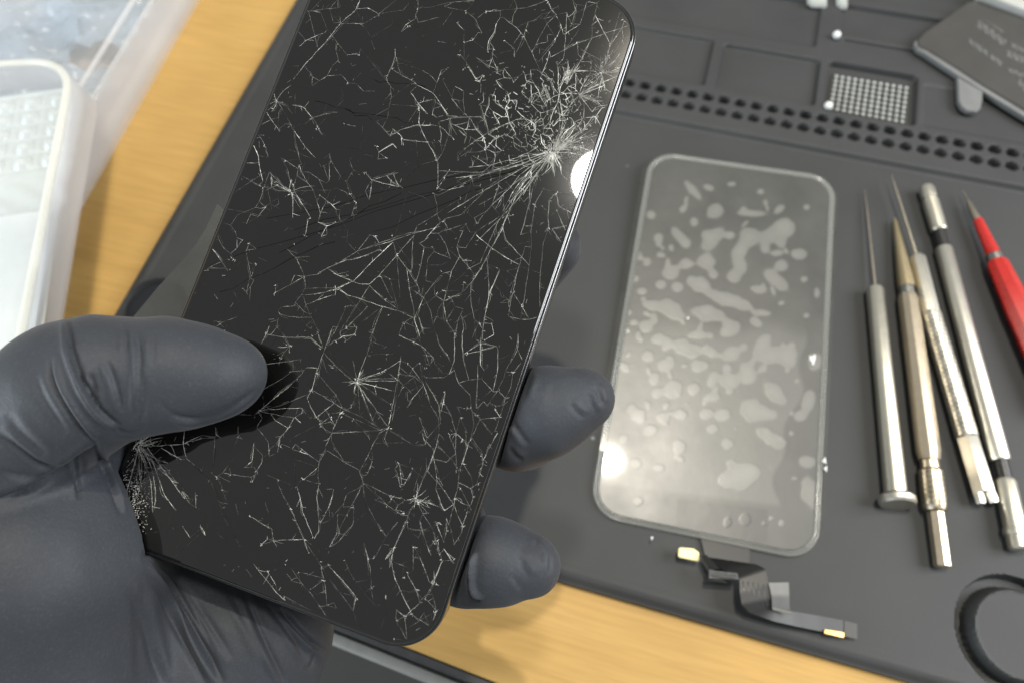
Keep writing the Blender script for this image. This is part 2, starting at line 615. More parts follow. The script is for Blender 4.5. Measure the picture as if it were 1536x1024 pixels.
# ------------------------------------------------------------------ cracked phone
phone = thing('cracked_phone', 'black phone with a shattered glass front, gripped in the gloved hand', 'phone', PO - PN * 8)


def local(v):
    return p2w(v)


PR = 9.6
v, f = loft_rr(PHW, PHH, PR, [(1.15, -.9), (.74, -.6), (.74, -.34), (.82, -.20), (.98, -.08), (1.25, 0.0)], 16, cap0=True, cap1=True)
gv, gf = local(v), f

# crack network, traced and grown in the plane of the glass
def chain(px):
    return np.array([on_phone(a, b)[:2] for a, b in px])


Z = {'A': (440, 0, 5.689), 'B': (340, 160, 5.689), 'C': (580, 160, 5.689), 'D': (260, 320, 5.689), 'E': (500, 330, 5.689),
     'F': (380, 490, 5.689), 'G': (580, 500, 5.118), 'H': (280, 640, 5.689), 'I': (520, 660, 5.689), 'J': (380, 780, 4.8),
     'K': (680, 0, 5.689), 'L': (700, 240, 4.267), 'M': (120, 600, 3.936), 'N': (700, 100, 5.689)}
TR = {
'A': '0,680 95,560 290,345 400,205 530,90 570,0|95,560 165,660|235,110 290,255 375,365 465,480|290,255 265,285|130,100 150,170 205,405|20,235 105,350|70,385 105,350 215,300|90,70 130,100|160,95 310,75 380,70|310,75 345,200|345,140 400,195|400,150 400,205 510,200 595,210 735,125 640,70 545,80|735,125 800,110 940,88|380,0 405,55|575,420 690,560 830,735 860,775|830,735 835,830 805,1010|665,350 695,430|870,420 870,480 835,580 790,680|870,480 890,545 915,640 1015,690|840,590 915,640|905,545 960,555 1100,605|1060,730 1195,800 1320,980|1195,800 1215,870 1185,980|1000,790 1065,885 1145,975|1065,885 1190,850|1160,635 1225,710 1265,600 1315,585|1225,710 1245,650|985,30 1065,75 1200,60 1300,30 1479,10|1065,0 1065,75 1045,130 1070,195 1240,150|1040,165 960,215 920,275|1070,195 985,225|1290,60 1479,95|1400,195 1460,265|1370,455 1415,500|1235,355 1300,370|1350,845 1430,940|1455,780 1450,870 1465,975|1380,740 1455,780|1320,990 1479,1000|290,650 410,640|470,710 540,718|0,900 60,905 100,930 160,1010|100,915 135,865|200,1000 295,960 375,960|360,375 365,440|330,570 385,515|160,735 225,690|460,470 560,465|600,780 700,780',
'B': '470,10 545,150 580,240 620,450 640,490|570,195 670,350 760,440|655,370 670,345|330,30 380,110 455,215|300,155 380,110 445,95|445,50 440,150|660,10 730,95 780,170 815,250|580,170 670,150|450,190 500,150|740,95 870,60 945,50|205,275 270,420 285,540 310,640|330,340 355,440|465,440 520,540 545,640|510,465 610,530 600,590 690,650 740,715 770,810|545,640 530,725|620,500 640,560 690,650|320,690 365,560 440,640 500,710|380,570 385,690|135,595 270,675 440,720 540,730|530,725 560,740 565,950|575,680 600,590|580,730 715,945|320,690 280,810|95,925 250,860 300,870 440,785|370,890 445,830 440,785|205,920 170,1000|330,860 270,940|620,720 890,715|705,560 790,625 850,655|880,400 890,460 930,530 980,610|875,480 875,640|830,510 870,640|890,715 935,695 1040,745|1070,430 1050,460 1080,540 1130,580 1180,560|1080,550 1020,640 1050,745 1105,820|1105,820 1065,935|1105,870 1120,915|1180,560 1240,630 1370,590 1465,565|1240,630 1185,720 1215,800|1240,650 1215,800|1240,630 1330,655 1470,685|1370,595 1400,630|1425,580 1470,685|770,810 800,915 840,830|850,800 880,720|800,760 890,830 935,880|1010,835 1100,815|970,880 960,940 975,985|780,990 860,1000 920,990|690,960 685,1020|1275,130 1330,180 1385,245 1440,225|1420,195 1479,245|1300,390 1420,320 1450,360|1275,340 1300,390 1360,440 1290,450|1000,150 1100,170|125,485 270,480|235,215 290,265',
'C': '30,255 130,195 240,160 390,160 450,170|50,190 125,250 130,330|280,30 275,150 345,300 400,390 435,490 440,600 435,660|140,285 230,295 345,305|270,0 345,65|400,20 390,80|445,130 560,100 740,90 830,75|470,0 525,90 545,160 530,240 475,400|450,170 465,230 460,310|465,175 530,240 580,285|545,100 550,170 550,250|560,150 660,200 780,200|655,205 685,240|740,90 830,120 860,220 930,270|800,0 830,120|860,0 835,100|700,170 720,120 780,205 830,270 850,350 840,370|840,370 910,290 1000,240|670,360 755,295 860,230 970,165|755,295 840,375 860,450 855,520 890,610|650,350 680,395 770,390|600,450 620,410 670,360|510,715 640,685 660,650|640,690 680,640|720,600 745,680|600,635 720,590|440,700 490,610 540,540|490,600 660,560 750,570 960,540|405,745 430,840|240,520 350,480 430,460|0,580 100,565|55,580 90,650 140,700|0,590 50,650 130,690|0,350 50,320 85,355|1420,390 1200,410 1010,515 850,570 640,660 440,760|1420,390 1250,480 1230,560 1220,700 1215,830 1170,1020|1230,560 1130,710 1030,930 985,1020|1140,580 1060,690 1000,745 900,840 860,890 750,950|1000,745 1000,850 1025,935|1000,750 925,880|975,540 955,680 900,840|890,620 960,600|940,640 830,720 780,780 640,920 490,960|800,680 640,780 430,915 260,1020|430,915 460,990 440,1020|490,980 515,1020|1345,695 1265,830 1240,1020|1385,800 1380,900 1375,960 1385,1020|1330,860 1370,930|900,850 960,920|960,940 870,1010|1085,930 970,940|830,920 770,1000|735,460 810,450 860,450|730,510 750,460|910,380 930,430 900,540|1420,390 1290,410 1130,430 900,500 700,520|1400,420 1220,520 1140,580|1400,400 1320,450 1230,540',
'D': '400,20 405,80 490,100 530,160 545,210|355,130 390,220 420,290 490,345|490,345 540,300 590,230|490,345 520,395|300,470 400,415 490,385|300,260 390,380 465,490|320,470 440,470|240,495 300,485|620,320 640,420 660,520 625,670|700,440 660,560|590,640 635,695|690,570 650,640|205,455 215,480 240,495|150,640 190,685|115,780 150,805|350,690 380,735|420,930 545,885|345,920 360,970|650,260 710,305|970,305 1060,400 1120,540|865,680 1000,610 1120,540 1240,520|1035,530 1120,540 1130,630 1100,690 1040,760 1120,840 1160,860|1100,690 1130,780 1160,860 1190,910 1240,1020|930,800 1040,790|895,830 910,860 1000,885 1180,890|1095,890 1135,960|1120,640 1380,640 1479,600|1110,700 1250,685 1390,650|1130,780 1350,700|1240,510 1310,470 1380,440 1479,400|1310,470 1410,535 1479,540|1150,60 1125,190|1235,75 1310,110 1400,80|1310,110 1310,185|1310,110 1260,200|1390,0 1430,75|1479,790 1400,970 1340,1020|820,960 790,1020|1410,650 1479,690|1390,650 1380,700',
'E': '0,385 80,350 210,330 400,255|75,345 210,265 500,180 690,115 900,60|310,130 360,140 390,200|255,205 310,130|0,455 75,490 170,525 230,550 310,550 385,480 535,310 690,130|170,525 340,350 510,190|510,190 540,300 550,400 565,600 570,780|540,300 625,410 720,560 745,650|625,410 650,590 690,780 690,850|680,170 670,330 665,450|735,200 775,235 860,245|775,235 750,380 710,520|775,180 900,30 940,10|860,270 805,330 790,520|860,270 1000,330|895,115 960,210 1000,330|940,10 975,75|940,95 1130,35|1130,35 1165,105|1075,95 1110,95 1080,155|1130,240 1215,105 1340,20|1055,235 1080,310 1180,435|1100,345 1180,350|1140,350 1145,395|1080,310 1010,440 970,590 945,690|1440,60 1350,240 1310,330 1210,490 1110,610 960,690|1180,540 1170,620 1200,840 1220,1020|1110,535 1150,560|1315,380 1325,500 1330,610 1320,700 1285,870 1270,1020|1420,430 1370,550 1330,620|1330,620 1360,645|945,690 890,770 880,830|940,700 965,860 1050,990|965,860 1040,740|0,600 45,580 170,525|45,580 120,640 235,675 420,740 570,780 690,840|310,560 430,680 550,760|310,560 240,670 190,740 60,950|400,470 470,620 550,750|480,500 550,740|650,580 770,660 830,780 850,890 890,1020|770,660 860,540 930,460|860,545 865,640|770,660 710,800 690,850 745,1010|690,850 670,900|720,810 785,990|420,740 310,1020|420,740 200,900 60,990|295,740 110,920|40,1020 80,990 180,980 200,910|120,915 200,910|560,980 630,1020|1110,760 1090,800 1115,920 1100,1020|1065,850 1035,1010|1240,880 1275,930|1285,880 1350,885 1370,980 1300,1020|570,800 600,870|1350,240 1479,320|960,610 1110,600|1000,660 1140,630',
'F': '65,150 110,60 130,20|110,65 260,90 490,90 585,180|540,40 590,150|620,180 670,80 720,0|600,220 680,0|620,180 690,120 850,70 880,10|800,120 850,75|600,220 540,390 500,530 460,610 520,740 580,820|600,220 560,390 500,530|600,220 720,350 820,440 870,480|640,320 690,345|95,320 330,290 410,275|340,300 340,380|320,380 430,370|400,300 345,370|0,590 60,550 270,425|60,550 95,640|20,740 210,580 430,385|60,710 300,510 380,430|70,710 250,665 460,575|80,710 250,695 415,690|60,720 160,740 350,775 425,730|150,745 190,800 300,860|40,720 75,780|350,775 300,860 225,950 215,1020|365,775 410,820|415,690 480,780|460,345 545,350|565,420 700,575 750,660 760,690|500,535 690,650 755,690 930,770 1085,870|660,610 710,575|750,680 740,740 670,900|760,740 830,770 1085,880|690,650 530,775|570,825 660,810 690,830|570,825 650,770|660,770 690,830|740,730 830,690 880,580|570,825 630,900|670,905 930,890 1080,880 1150,860|670,905 620,1010|885,460 850,290|885,460 920,380|885,450 1220,440|885,460 1220,460|885,455 1110,380 1250,290|885,465 1210,550|900,480 1180,665|890,480 1060,720 1110,750|890,480 910,740|895,480 1020,800 1050,840|885,470 860,560|890,470 840,480|1050,720 1150,850|965,245 890,450|1040,0 965,245 1120,230 1260,240|1260,240 1240,400 1210,560 1180,720 1150,850|1250,290 1320,310|1240,400 1370,420 1450,490|1250,345 1330,410|1360,360 1450,480|1420,300 1450,480|1450,490 1310,560 1320,630 1350,640 1310,690|1450,500 1350,620|1150,860 1080,900 1010,1020|1150,860 1120,950 1150,1020|1150,870 1370,1010|1240,70 1310,105 1430,160|1380,0 1430,160',
'G': '385,0 400,75 465,165 490,220|520,0 520,200 480,310|580,0 580,100 590,200 630,355|600,155 720,75 845,100|720,75 730,0|620,155 730,130 840,95|720,75 720,240 750,285|750,285 785,245|855,130 850,280 820,430|1010,0 1005,125 910,290|730,345 820,445 860,440|1045,210 970,300 900,340 850,440 790,530|970,300 955,410 910,500 865,650 830,750|860,440 910,495 975,490|840,555 900,545|830,580 870,640 930,655|730,655 870,640|690,620 810,770|720,660 800,770 830,745 880,765|920,690 840,780 790,870 740,970|520,280 550,380 640,470 650,570 670,700 650,790 730,910 740,1000|610,575 650,575|660,600 720,650 690,710 660,780|565,640 610,740 610,860 575,1000|565,640 535,760|650,790 610,860|280,380 340,550 400,650 400,780 370,900 330,1000|295,360 400,550 415,690|450,440 435,530 410,620|440,530 490,620 520,720|480,780 530,760 530,900|300,340 440,335 480,310|370,230 430,300 480,310|300,150 330,245 360,190 310,135|250,640 310,800 400,700|270,760 300,850|300,820 350,880|400,860 490,960|360,960 460,985|700,240 690,580 745,520 770,550|540,560 580,640|530,760 590,820',
'H': '0,130 110,100 230,90|245,0 250,60 295,95|240,90 230,290 215,400|440,0 440,95 405,170|440,95 490,100|0,245 60,325 210,480 280,640 300,740 460,1020|255,425 310,390 355,320|285,450 300,530 355,655|300,500 350,560|600,0 700,130 705,250|575,130 560,290 495,345|575,160 650,240 640,310 600,370 560,470|575,340 610,400|870,0 800,90 775,215|770,130 700,200|820,145 900,185|930,145 1045,235 1130,300|970,210 1045,235|1240,50 1190,150 1180,220 1130,300 1120,420|1240,50 1479,40|1150,0 1240,50|1200,200 1350,300 1479,370|1235,110 1340,290|990,440 1085,475|1120,345 1010,440|1130,480 1110,600 1130,800 1130,880 1090,950|1255,530 1230,650 1140,820|770,460 820,580 885,690 925,780 1000,950 1020,1020|940,500 970,600 990,720 1080,940|545,760 700,860 725,860 745,970 770,1020|770,965 990,955|670,640 700,730|640,1000 695,950|1479,530 1400,680 1230,1020|1340,650 1210,800|1335,680 1400,680|1290,740 1285,900 1220,1020|1430,700 1420,830 1290,980|120,865 155,920|80,580 80,690|380,405 550,425',
'I': '240,0 180,130 110,270 140,350|220,180 175,290 140,300|140,350 90,470 0,640|0,460 130,390|140,350 150,470 195,590 280,750 335,820 240,1000|335,820 430,700|140,360 250,410 360,470 490,500|150,370 290,490 340,550 480,640|390,500 440,550 495,510|420,590 490,610|240,505 340,545|410,240 430,280 460,400|450,200 470,370|565,240 490,380|595,490 570,430 640,220|595,490 650,320 740,130|595,500 620,400 690,260|595,500 710,520|600,510 690,530 800,570|595,510 690,620|600,520 650,620 740,770 760,860 800,960|590,520 520,640 510,700 400,920|520,640 480,640|400,920 330,1010|400,920 390,1020|515,740 560,765 690,770 795,705|620,680 640,770 690,900 720,980|740,130 690,260 770,350 760,410|740,130 770,340 820,410 915,545|760,410 830,600 915,545|780,0 740,130|780,40 820,80|890,0 930,90 940,240|780,60 890,150 960,260 950,400 920,500 915,545 870,720|1050,0 990,190 960,260|990,190 1060,310 1080,390|1010,0 1025,60|960,360 1060,410 1080,480 1060,550|970,400 1040,550 1090,640|930,490 975,530 1040,555|1060,0 1150,120 1165,190 1110,370 1200,330|1220,30 1165,170|1110,370 1180,420|1060,410 1110,370|1130,270 1180,330|1180,170 1220,220|850,660 855,760 830,870|880,720 915,870|945,630 990,730 980,790 915,890|990,730 1030,600|760,690 830,870|780,810 740,870 700,920|830,930 920,1020|570,900 570,1000|590,930 630,1010|530,760 610,830|145,870 190,1010|60,560 60,700 0,810',
'J': '0,310 35,355 170,520 250,590|105,370 165,470|170,520 230,580|220,540 340,610 410,645 480,620|270,340 350,455 410,520 480,620 570,750|270,430 320,410|410,500 500,430|490,350 510,430 520,500 530,610|470,525 510,515|300,0 370,150 400,230|370,150 450,260 490,330 570,450 650,550 720,650 760,790|540,320 650,440 740,550 720,650|655,280 720,420 800,520 880,620|850,480 865,590|800,170 840,330 845,400|870,270 955,115|895,20 955,115 1040,10|1100,0 1015,190 990,290 1020,420 1060,500 1100,590 1140,670|1010,210 950,280|985,200 980,340|1000,290 1150,360|1155,190 1150,350|1060,500 1030,540|1200,260 1270,450 1290,440|1110,390 1170,490 1200,590|1130,515 1180,510|1300,360 1300,440 1250,530 1200,580|1290,450 1320,460|1360,290 1300,440|1370,200 1430,290 1475,340|1240,560 1320,650 1270,800|1310,660 1280,770|1230,660 1270,830|1150,680 1270,760 1300,790|1030,640 1090,690 1110,870 1165,910|1140,670 1190,720|1090,690 1170,620|1030,720 1110,870|1300,10 1310,150 1270,190|1110,0 1110,50 1210,75 1330,20|1200,0 1250,180 1280,250|1330,150 1340,250|1015,850 980,910|580,590 600,630|1290,530 1310,610',
'K': '0,20 180,10|520,0 545,75 510,130 500,210|330,100 470,85 620,70 800,10|280,100 400,95|30,200 95,265|110,100 190,170 245,285|400,155 365,210 350,280 300,350 290,430|310,360 340,410 335,500 380,600|335,500 300,580|210,280 165,345 90,365|430,155 540,240 600,310 670,450|620,250 600,310 520,490|440,350 520,420|10,460 50,500|60,470 140,580 190,680|190,490 260,540 380,600|800,0 840,90 880,130|640,190 780,160 880,130 960,110|880,130 800,200 700,390 670,440 690,500 730,580 755,630|900,50 840,90 780,150|795,200 860,300 870,350|920,240 860,370 730,530|800,300 810,360 730,375|910,200 940,300 965,280|1080,210 960,290 950,420 940,500 890,560|970,110 960,280|1050,50 1040,100 980,150|1020,0 1040,100 1010,210|1140,20 1090,180|1230,30 1190,200 1180,330|1180,220 1230,180|1210,130 1260,230 1330,360|1500,220 1290,290 1180,330 1060,370 830,490 800,500|1180,330 1100,500 1030,610|1060,370 1065,470|1420,110 1340,380 1260,600|1460,180 1440,240 1340,390|1440,240 1450,330|1500,320 1440,360 1300,540|755,630 800,530 820,440|755,630 830,700 860,790|1000,600 1200,605|890,560 990,600|880,540 900,640|1265,620 1150,480|1265,620 1190,480|1265,620 1110,740|1265,640 1160,740|1265,650 1290,760',
'N': '10,0 75,100 110,130 140,70|265,0 265,50|320,20 385,100 400,140 440,90|310,60 320,100 380,100|250,120 290,180 320,200|490,50 510,130 550,110 545,30|510,130 470,230 550,300|550,110 610,200 630,260 680,340|550,160 555,300|640,60 720,110 745,190 790,240|640,60 600,30|640,60 680,10|350,220 365,290 330,360 355,430 365,480|365,290 430,290 415,370|200,240 245,250 245,310 330,370|190,260 190,330 150,430|120,330 150,430 180,540 185,580|0,430 60,430 120,430 150,460|20,450 0,540|40,460 85,545 140,600 165,690|185,580 240,610 310,590|185,580 290,510 365,480 430,450 510,450|365,480 420,570 410,600|225,385 285,500|225,385 300,430 355,430|430,380 470,420 510,450 580,490 590,540 560,600|440,480 500,510 540,520|550,310 650,340 690,340|550,320 630,400 740,370|560,300 590,230 630,260|680,340 690,290 740,260 790,240|630,260 680,240 700,270|660,180 680,240|790,240 870,230 960,235|790,240 780,300 740,380 710,470 740,510|780,300 850,350 880,340 960,240|740,380 820,420 890,340|690,400 650,460 660,530 710,470|590,480 640,440 650,460|660,530 720,530 740,570|740,510 790,460 850,460|850,350 860,380 890,370|820,420 805,340 790,250|960,235 920,190 870,170|960,235 990,160 950,110|990,160 1060,50|930,60 930,190|860,40 1000,40 1080,40|880,50 830,120 800,180 790,240|870,10 800,150|780,20 780,160|960,240 1130,150 1290,80|970,245 1180,160|975,250 1110,300 1150,340 1200,330|975,260 1070,390 1100,350|1000,320 1000,430 940,520|990,440 1100,430 1150,520|1100,430 1160,350|1150,60 1180,180 1220,220|1150,100 1120,270|1040,500 1100,430|910,480 920,500 840,560 800,610|940,500 870,600 830,640|960,520 980,570|1010,540 1000,470|1060,620 1110,690|400,650 410,690 450,720|410,600 470,650 460,690 520,680|500,580 510,650 580,690 610,720|520,740 600,690|460,770 480,850 540,860|480,850 550,830 580,820|520,740 540,800 580,820 550,890 555,950|440,770 520,740|630,580 640,650 680,700|650,580 700,600 740,660|560,600 600,620|340,580 400,620|260,590 250,680 300,720|160,700 240,740 240,770|740,720 850,690 970,690 1050,720|760,730 900,740 1000,760|745,740 800,850 810,920|740,740 720,860 640,930|740,740 690,800 600,830|700,720 600,760 520,740',
'L': '495,180 440,280 410,460 415,560 400,670 375,850 345,1020|530,255 520,360 525,430 490,540 475,700 465,850 470,1000|410,90 400,290 345,480|260,360 230,430 250,510 350,620 400,675|255,360 225,450 160,560 95,690 30,790 25,900 50,1020|375,555 330,700 295,850 265,1000|295,850 350,930 400,1020|275,910 215,915|165,290 220,365|60,480 160,565 260,630 335,670|210,700 150,850 110,1020|130,640 145,840|575,210 590,300 680,345 690,310|640,310 660,400|580,330 640,470|545,440 620,545|545,440 640,420|645,130 670,200 710,270|520,430 500,465|180,800 260,890',
'M': '350,265 370,160|370,240 430,165|370,235 510,160 600,145|400,270 600,260 720,205 800,215|620,135 610,260 630,345 680,385|380,290 430,420 450,560 440,640|400,280 470,380 560,500 620,580|350,290 420,480 430,660|420,330 500,560 570,650|310,290 230,400 200,480|330,270 250,330|480,280 600,350|605,540 650,610|605,740 650,810|720,750 740,795|680,540 685,630|330,290 320,270 345,250 380,250 400,275|340,285 355,265 390,270|345,240 380,235',
}
BRIGHT = []
cv, cf, ca = [], [], []


def inside(p):
    u, v = abs(p[0]), abs(p[1])
    hw, hh, r = PHW - 1.35, PHH - 1.35, PR - 1.35
    if u > hw or v > hh: return False
    if u > hw - r and v > hh - r:
        return math.hypot(u - hw + r, v - hh + r) < r
    return True


CW = .035


def ribbon(P, wid, shine, z=CW):
    """flat splinter along P (n,2) with widths and brightness"""
    n = len(P)
    if n < 2: return
    # brighter and dimmer patches painted in, as if facets caught the light
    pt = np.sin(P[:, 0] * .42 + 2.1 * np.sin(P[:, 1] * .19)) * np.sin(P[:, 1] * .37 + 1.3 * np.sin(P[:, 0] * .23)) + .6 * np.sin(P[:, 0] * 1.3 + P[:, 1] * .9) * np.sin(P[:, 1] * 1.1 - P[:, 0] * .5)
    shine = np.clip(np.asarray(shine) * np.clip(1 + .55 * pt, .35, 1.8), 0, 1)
    T = np.gradient(P, axis=0)
    T /= np.linalg.norm(T, axis=1)[:, None] + 1e-9
    Nn = np.stack([-T[:, 1], T[:, 0]], 1)
    base = len(cv)
    for i in range(n):
        for s in (-1, 1):
            q = P[i] + Nn[i] * wid[i] * .5 * s
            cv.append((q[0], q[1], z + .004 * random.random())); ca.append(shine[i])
    for i in range(n - 1):
        if inside(P[i]) and inside(P[i + 1]):
            cf.append([base + 2 * i, base + 2 * i + 2, base + 2 * i + 3, base + 2 * i + 1][::-1])


def smooth_noise(n, step, lo, hi):
    k = max(2, int(n / step) + 2)
    a = rng.uniform(lo, hi, k)
    return np.interp(np.linspace(0, k - 1, n), np.arange(k), a)


def crack(pts, b=None, w=None, branch=.10, jit=.04, taper=True, twin=True):
    pts = np.asarray(pts, float)
    if len(pts) > 2:      # slight rounding of the trace
        pts = np.vstack([pts[:1], *(np.stack([pts[i] * .94 + pts[i - 1] * .06, pts[i] * .94 + pts[i + 1] * .06]) for i in range(1, len(pts) - 1)), pts[-1:]])
    seg = np.linalg.norm(np.diff(pts, axis=0), axis=1)
    L = seg.sum()
    if L < .15: return
    n = max(3, int(L / .22))
    t = np.concatenate([[0], np.cumsum(seg)])
    s = np.linspace(0, L, n)
    P = np.stack([np.interp(s, t, pts[:, 0]), np.interp(s, t, pts[:, 1])], 1)
    J = np.stack([smooth_noise(n, 6, -1, 1), smooth_noise(n, 6, -1, 1)], 1) * jit * 1.4 + rng.normal(0, .015, (n, 2))
    if taper: J *= np.minimum(1, np.minimum(s, L - s) / .6)[:, None]
    P = P + J
    b = b if b is not None else float(np.clip(rng.lognormal(-1.15, .55), .11, .85))
    w = w if w is not None else rng.uniform(.038, .072)
    sh = b * smooth_noise(n, 5, .5, 1.25) * np.where(rng.random(n) < .10, 1.8, 1.0) * np.where(rng.random(n) < .08, .5, 1)
    wd = w * smooth_noise(n, 3, .45, 1.55) * np.where(rng.random(n) < .09, 2.0, 1.0)
    if taper: wd *= .5 + .5 * np.minimum(1, np.minimum(s, L - s) / 1.2)
    ribbon(P, wd, np.clip(sh, .02, 1))
    if twin and L > 2.5 and rng.random() < .55:      # a finer companion split running alongside
        i0 = int(rng.uniform(0, .5) * n); i1 = int(rng.uniform(.55, 1) * n)
        if i1 - i0 > 5:
            T = P[i1 - 1] - P[i0]; T = np.array([-T[1], T[0]]) / (np.linalg.norm(T) + 1e-9)
            m = i1 - i0
            off = rng.choice([-1, 1]) * rng.uniform(.12, .5) * np.sin(np.linspace(0, rng.uniform(1.6, 3.1), m))
            ribbon(P[i0:i1] + off[:, None] * T, np.full(m, rng.uniform(.035, .06)) * smooth_noise(m, 4, .5, 1.4), np.clip(b * .55 * smooth_noise(m, 4, .3, 1.4), .02, 1))
    # side splinters
    for i in range(1, n - 1):
        if rng.random() < branch * .3:
            d = P[i + 1] - P[i - 1]
            a = math.atan2(d[1], d[0]) + rng.choice([-1, 1]) * rng.uniform(.4, 1.3)
            l = rng.exponential(.7) + .25
            m = 4
            Q = P[i] + np.outer(np.linspace(0, l, m), [math.cos(a), math.sin(a)]) + rng.normal(0, .03, (m, 2))
            ribbon(Q, np.linspace(w * .9, w * .3, m), np.full(m, min(1, b * rng.uniform(.6, 1.5))))
    # bright crushed knots at the corners of the trace
    for q in pts[::2]:
        if rng.random() < .16:
            for _ in range(int(rng.integers(1, 3))):
                a = rng.uniform(0, 6.28); l = rng.uniform(.2, .6)
                c = q + rng.normal(0, .15, 2)
                ribbon(np.array([c, c + l * np.array([math.cos(a), math.sin(a)])]), np.array([rng.uniform(.07, .17), .02]), np.full(2, rng.uniform(.35, .9)))


TRACED = []
for key, txt in TR.items():
    ox, oy, s = Z[key]
    for line in txt.split('|'):
        px = [tuple(float(c) for c in q.split(',')) for q in line.split()]
        crack(chain([(ox + a / s, oy + b / s) for a, b in px]), b=rng.uniform(.45, .9) if key == 'N' else (rng.uniform(.4, .8) if key == 'M' else None), w=rng.uniform(.065, .11) if key in 'NM' else None)
        TRACED.append(chain([(ox + a / s, oy + b / s) for a, b in px]))


# loose ends run on, faintly, to the nearest other crack
KN = [(q, i) for i, T in enumerate(TRACED) for q in T]
KP = np.array([q for q, _ in KN]); KI = np.array([i for _, i in KN])
for i, T in enumerate(TRACED):
    for e in (T[0], T[-1]):
        d = np.hypot(*(KP - e).T); d[KI == i] = 99
        j = int(d.argmin())
        if .12 < d[j] < 2.6: crack(np.array([e, KP[j]]), b=rng.uniform(.14, .4), w=rng.uniform(.04, .07), twin=False)
        d[KI == KI[j]] = 99
        j = int(d.argmin())
        if .5 < d[j] < 3.0 and rng.random() < .25: crack(np.array([e, KP[j]]), b=rng.uniform(.10, .25), w=rng.uniform(.035, .055), twin=False)


def star(px, py, rays, b=.4, w=.06, branch=.1):
    for a, r0, r1 in rays:
        a = math.radians(a)
        k = rng.uniform(-.12, .12)
        pts = [(px + r * math.cos(a + k * i), py + r * math.sin(a + k * i)) for i, r in enumerate(np.linspace(r0, r1, 4))]
        crack(chain(pts), b=b * rng.uniform(.6, 1.4), w=w * rng.uniform(.6, 1.3), branch=branch)


# three impact stars, the crushed centre and the cell network between them
star(830, 227, [(rng.uniform(0, 360), rng.uniform(0, 5), 8 + rng.exponential(14)) for _ in range(30)], .36, .065)
star(830, 227, [(rng.uniform(-75, -10), rng.uniform(2, 8), rng.uniform(25, 75)) for _ in range(26)], .36, .065)
star(830, 227, [(rng.uniform(55, 125), 2, rng.uniform(20, 45)) for _ in range(14)], .4, .06)
star(830, 227, [(rng.uniform(120, 165), 8, rng.uniform(60, 210)) for _ in range(12)], .28, .08)
star(902, 110, [(rng.uniform(-105, 15), rng.uniform(0, 4), rng.uniform(14, 42)) for _ in range(22)], .34, .06, .05)
star(902, 110, [(rng.uniform(20, 240), rng.uniform(0, 4), rng.uniform(8, 26)) for _ in range(10)], .3, .06)
star(870, 143, [(rng.uniform(-80, 60), rng.uniform(0, 4), rng.uniform(12, 40)) for _ in range(18)], .34, .06)
star(870, 143, [(rng.uniform(60, 280), 0, rng.uniform(8, 22)) for _ in range(7)], .32, .06)
star(850, 128, [(rng.uniform(-110, -60), rng.uniform(0, 10), rng.uniform(18, 40)) for _ in range(12)], .42, .08)
star(818, 128, [(rng.uniform(60, 120), rng.uniform(0, 8), rng.uniform(14, 36)) for _ in range(10)], .4, .075)
star(605, 577, [(rng.uniform(0, 360), 0, rng.uniform(8, 30)) for _ in range(6)], .35)
star(435, 0 + 519, [(rng.uniform(0, 360), 0, rng.uniform(8, 40)) for _ in range(9)], .35)
star(209, 668, [(rng.uniform(20, 110), 2, rng.uniform(20, 80)) for _ in range(16)], .5, .06)
star(209, 668, [(rng.uniform(-90, 10), 2, rng.uniform(10, 40)) for _ in range(8)], .5, .06)
star(535, 572, [(rng.uniform(0, 360), 0, rng.uniform(6, 28)) for _ in range(8)], .4)
star(624, 746, [(rng.uniform(0, 360), 0, rng.uniform(6, 26)) for _ in range(9)], .4)
star(415, 152, [(rng.uniform(0, 360), 0, rng.uniform(8, 36)) for _ in range(10)], .35)
star(436, 288, [(rng.uniform(0, 360), 0, rng.uniform(8, 40)) for _ in range(9)], .3)

def cells(pts):
    _, _, tri, *_q = delaunay_2d_cdt([Vector(p) for p in pts], [], [], 0, 1e-6)
    P_ = np.array(pts); cc, em = [], {}
    for ti, t in enumerate(tri):
        A_, B_, C_ = P_[list(t)]
        D_ = 2 * (A_[0] * (B_[1] - C_[1]) + B_[0] * (C_[1] - A_[1]) + C_[0] * (A_[1] - B_[1]))
        if abs(D_) < 1e-6: cc.append(A_)
        else:
            cc.append(np.array([((A_ @ A_) * (B_[1] - C_[1]) + (B_ @ B_) * (C_[1] - A_[1]) + (C_ @ C_) * (A_[1] - B_[1])) / D_,
                                ((A_ @ A_) * (C_[0] - B_[0]) + (B_ @ B_) * (A_[0] - C_[0]) + (C_ @ C_) * (B_[0] - A_[0])) / D_]))
        for i in range(3):
            em.setdefault(tuple(sorted((t[i], t[(i + 1) % 3]))), []).append(ti)
    return [(cc[t[0]], cc[t[1]]) for t in em.values() if len(t) == 2]


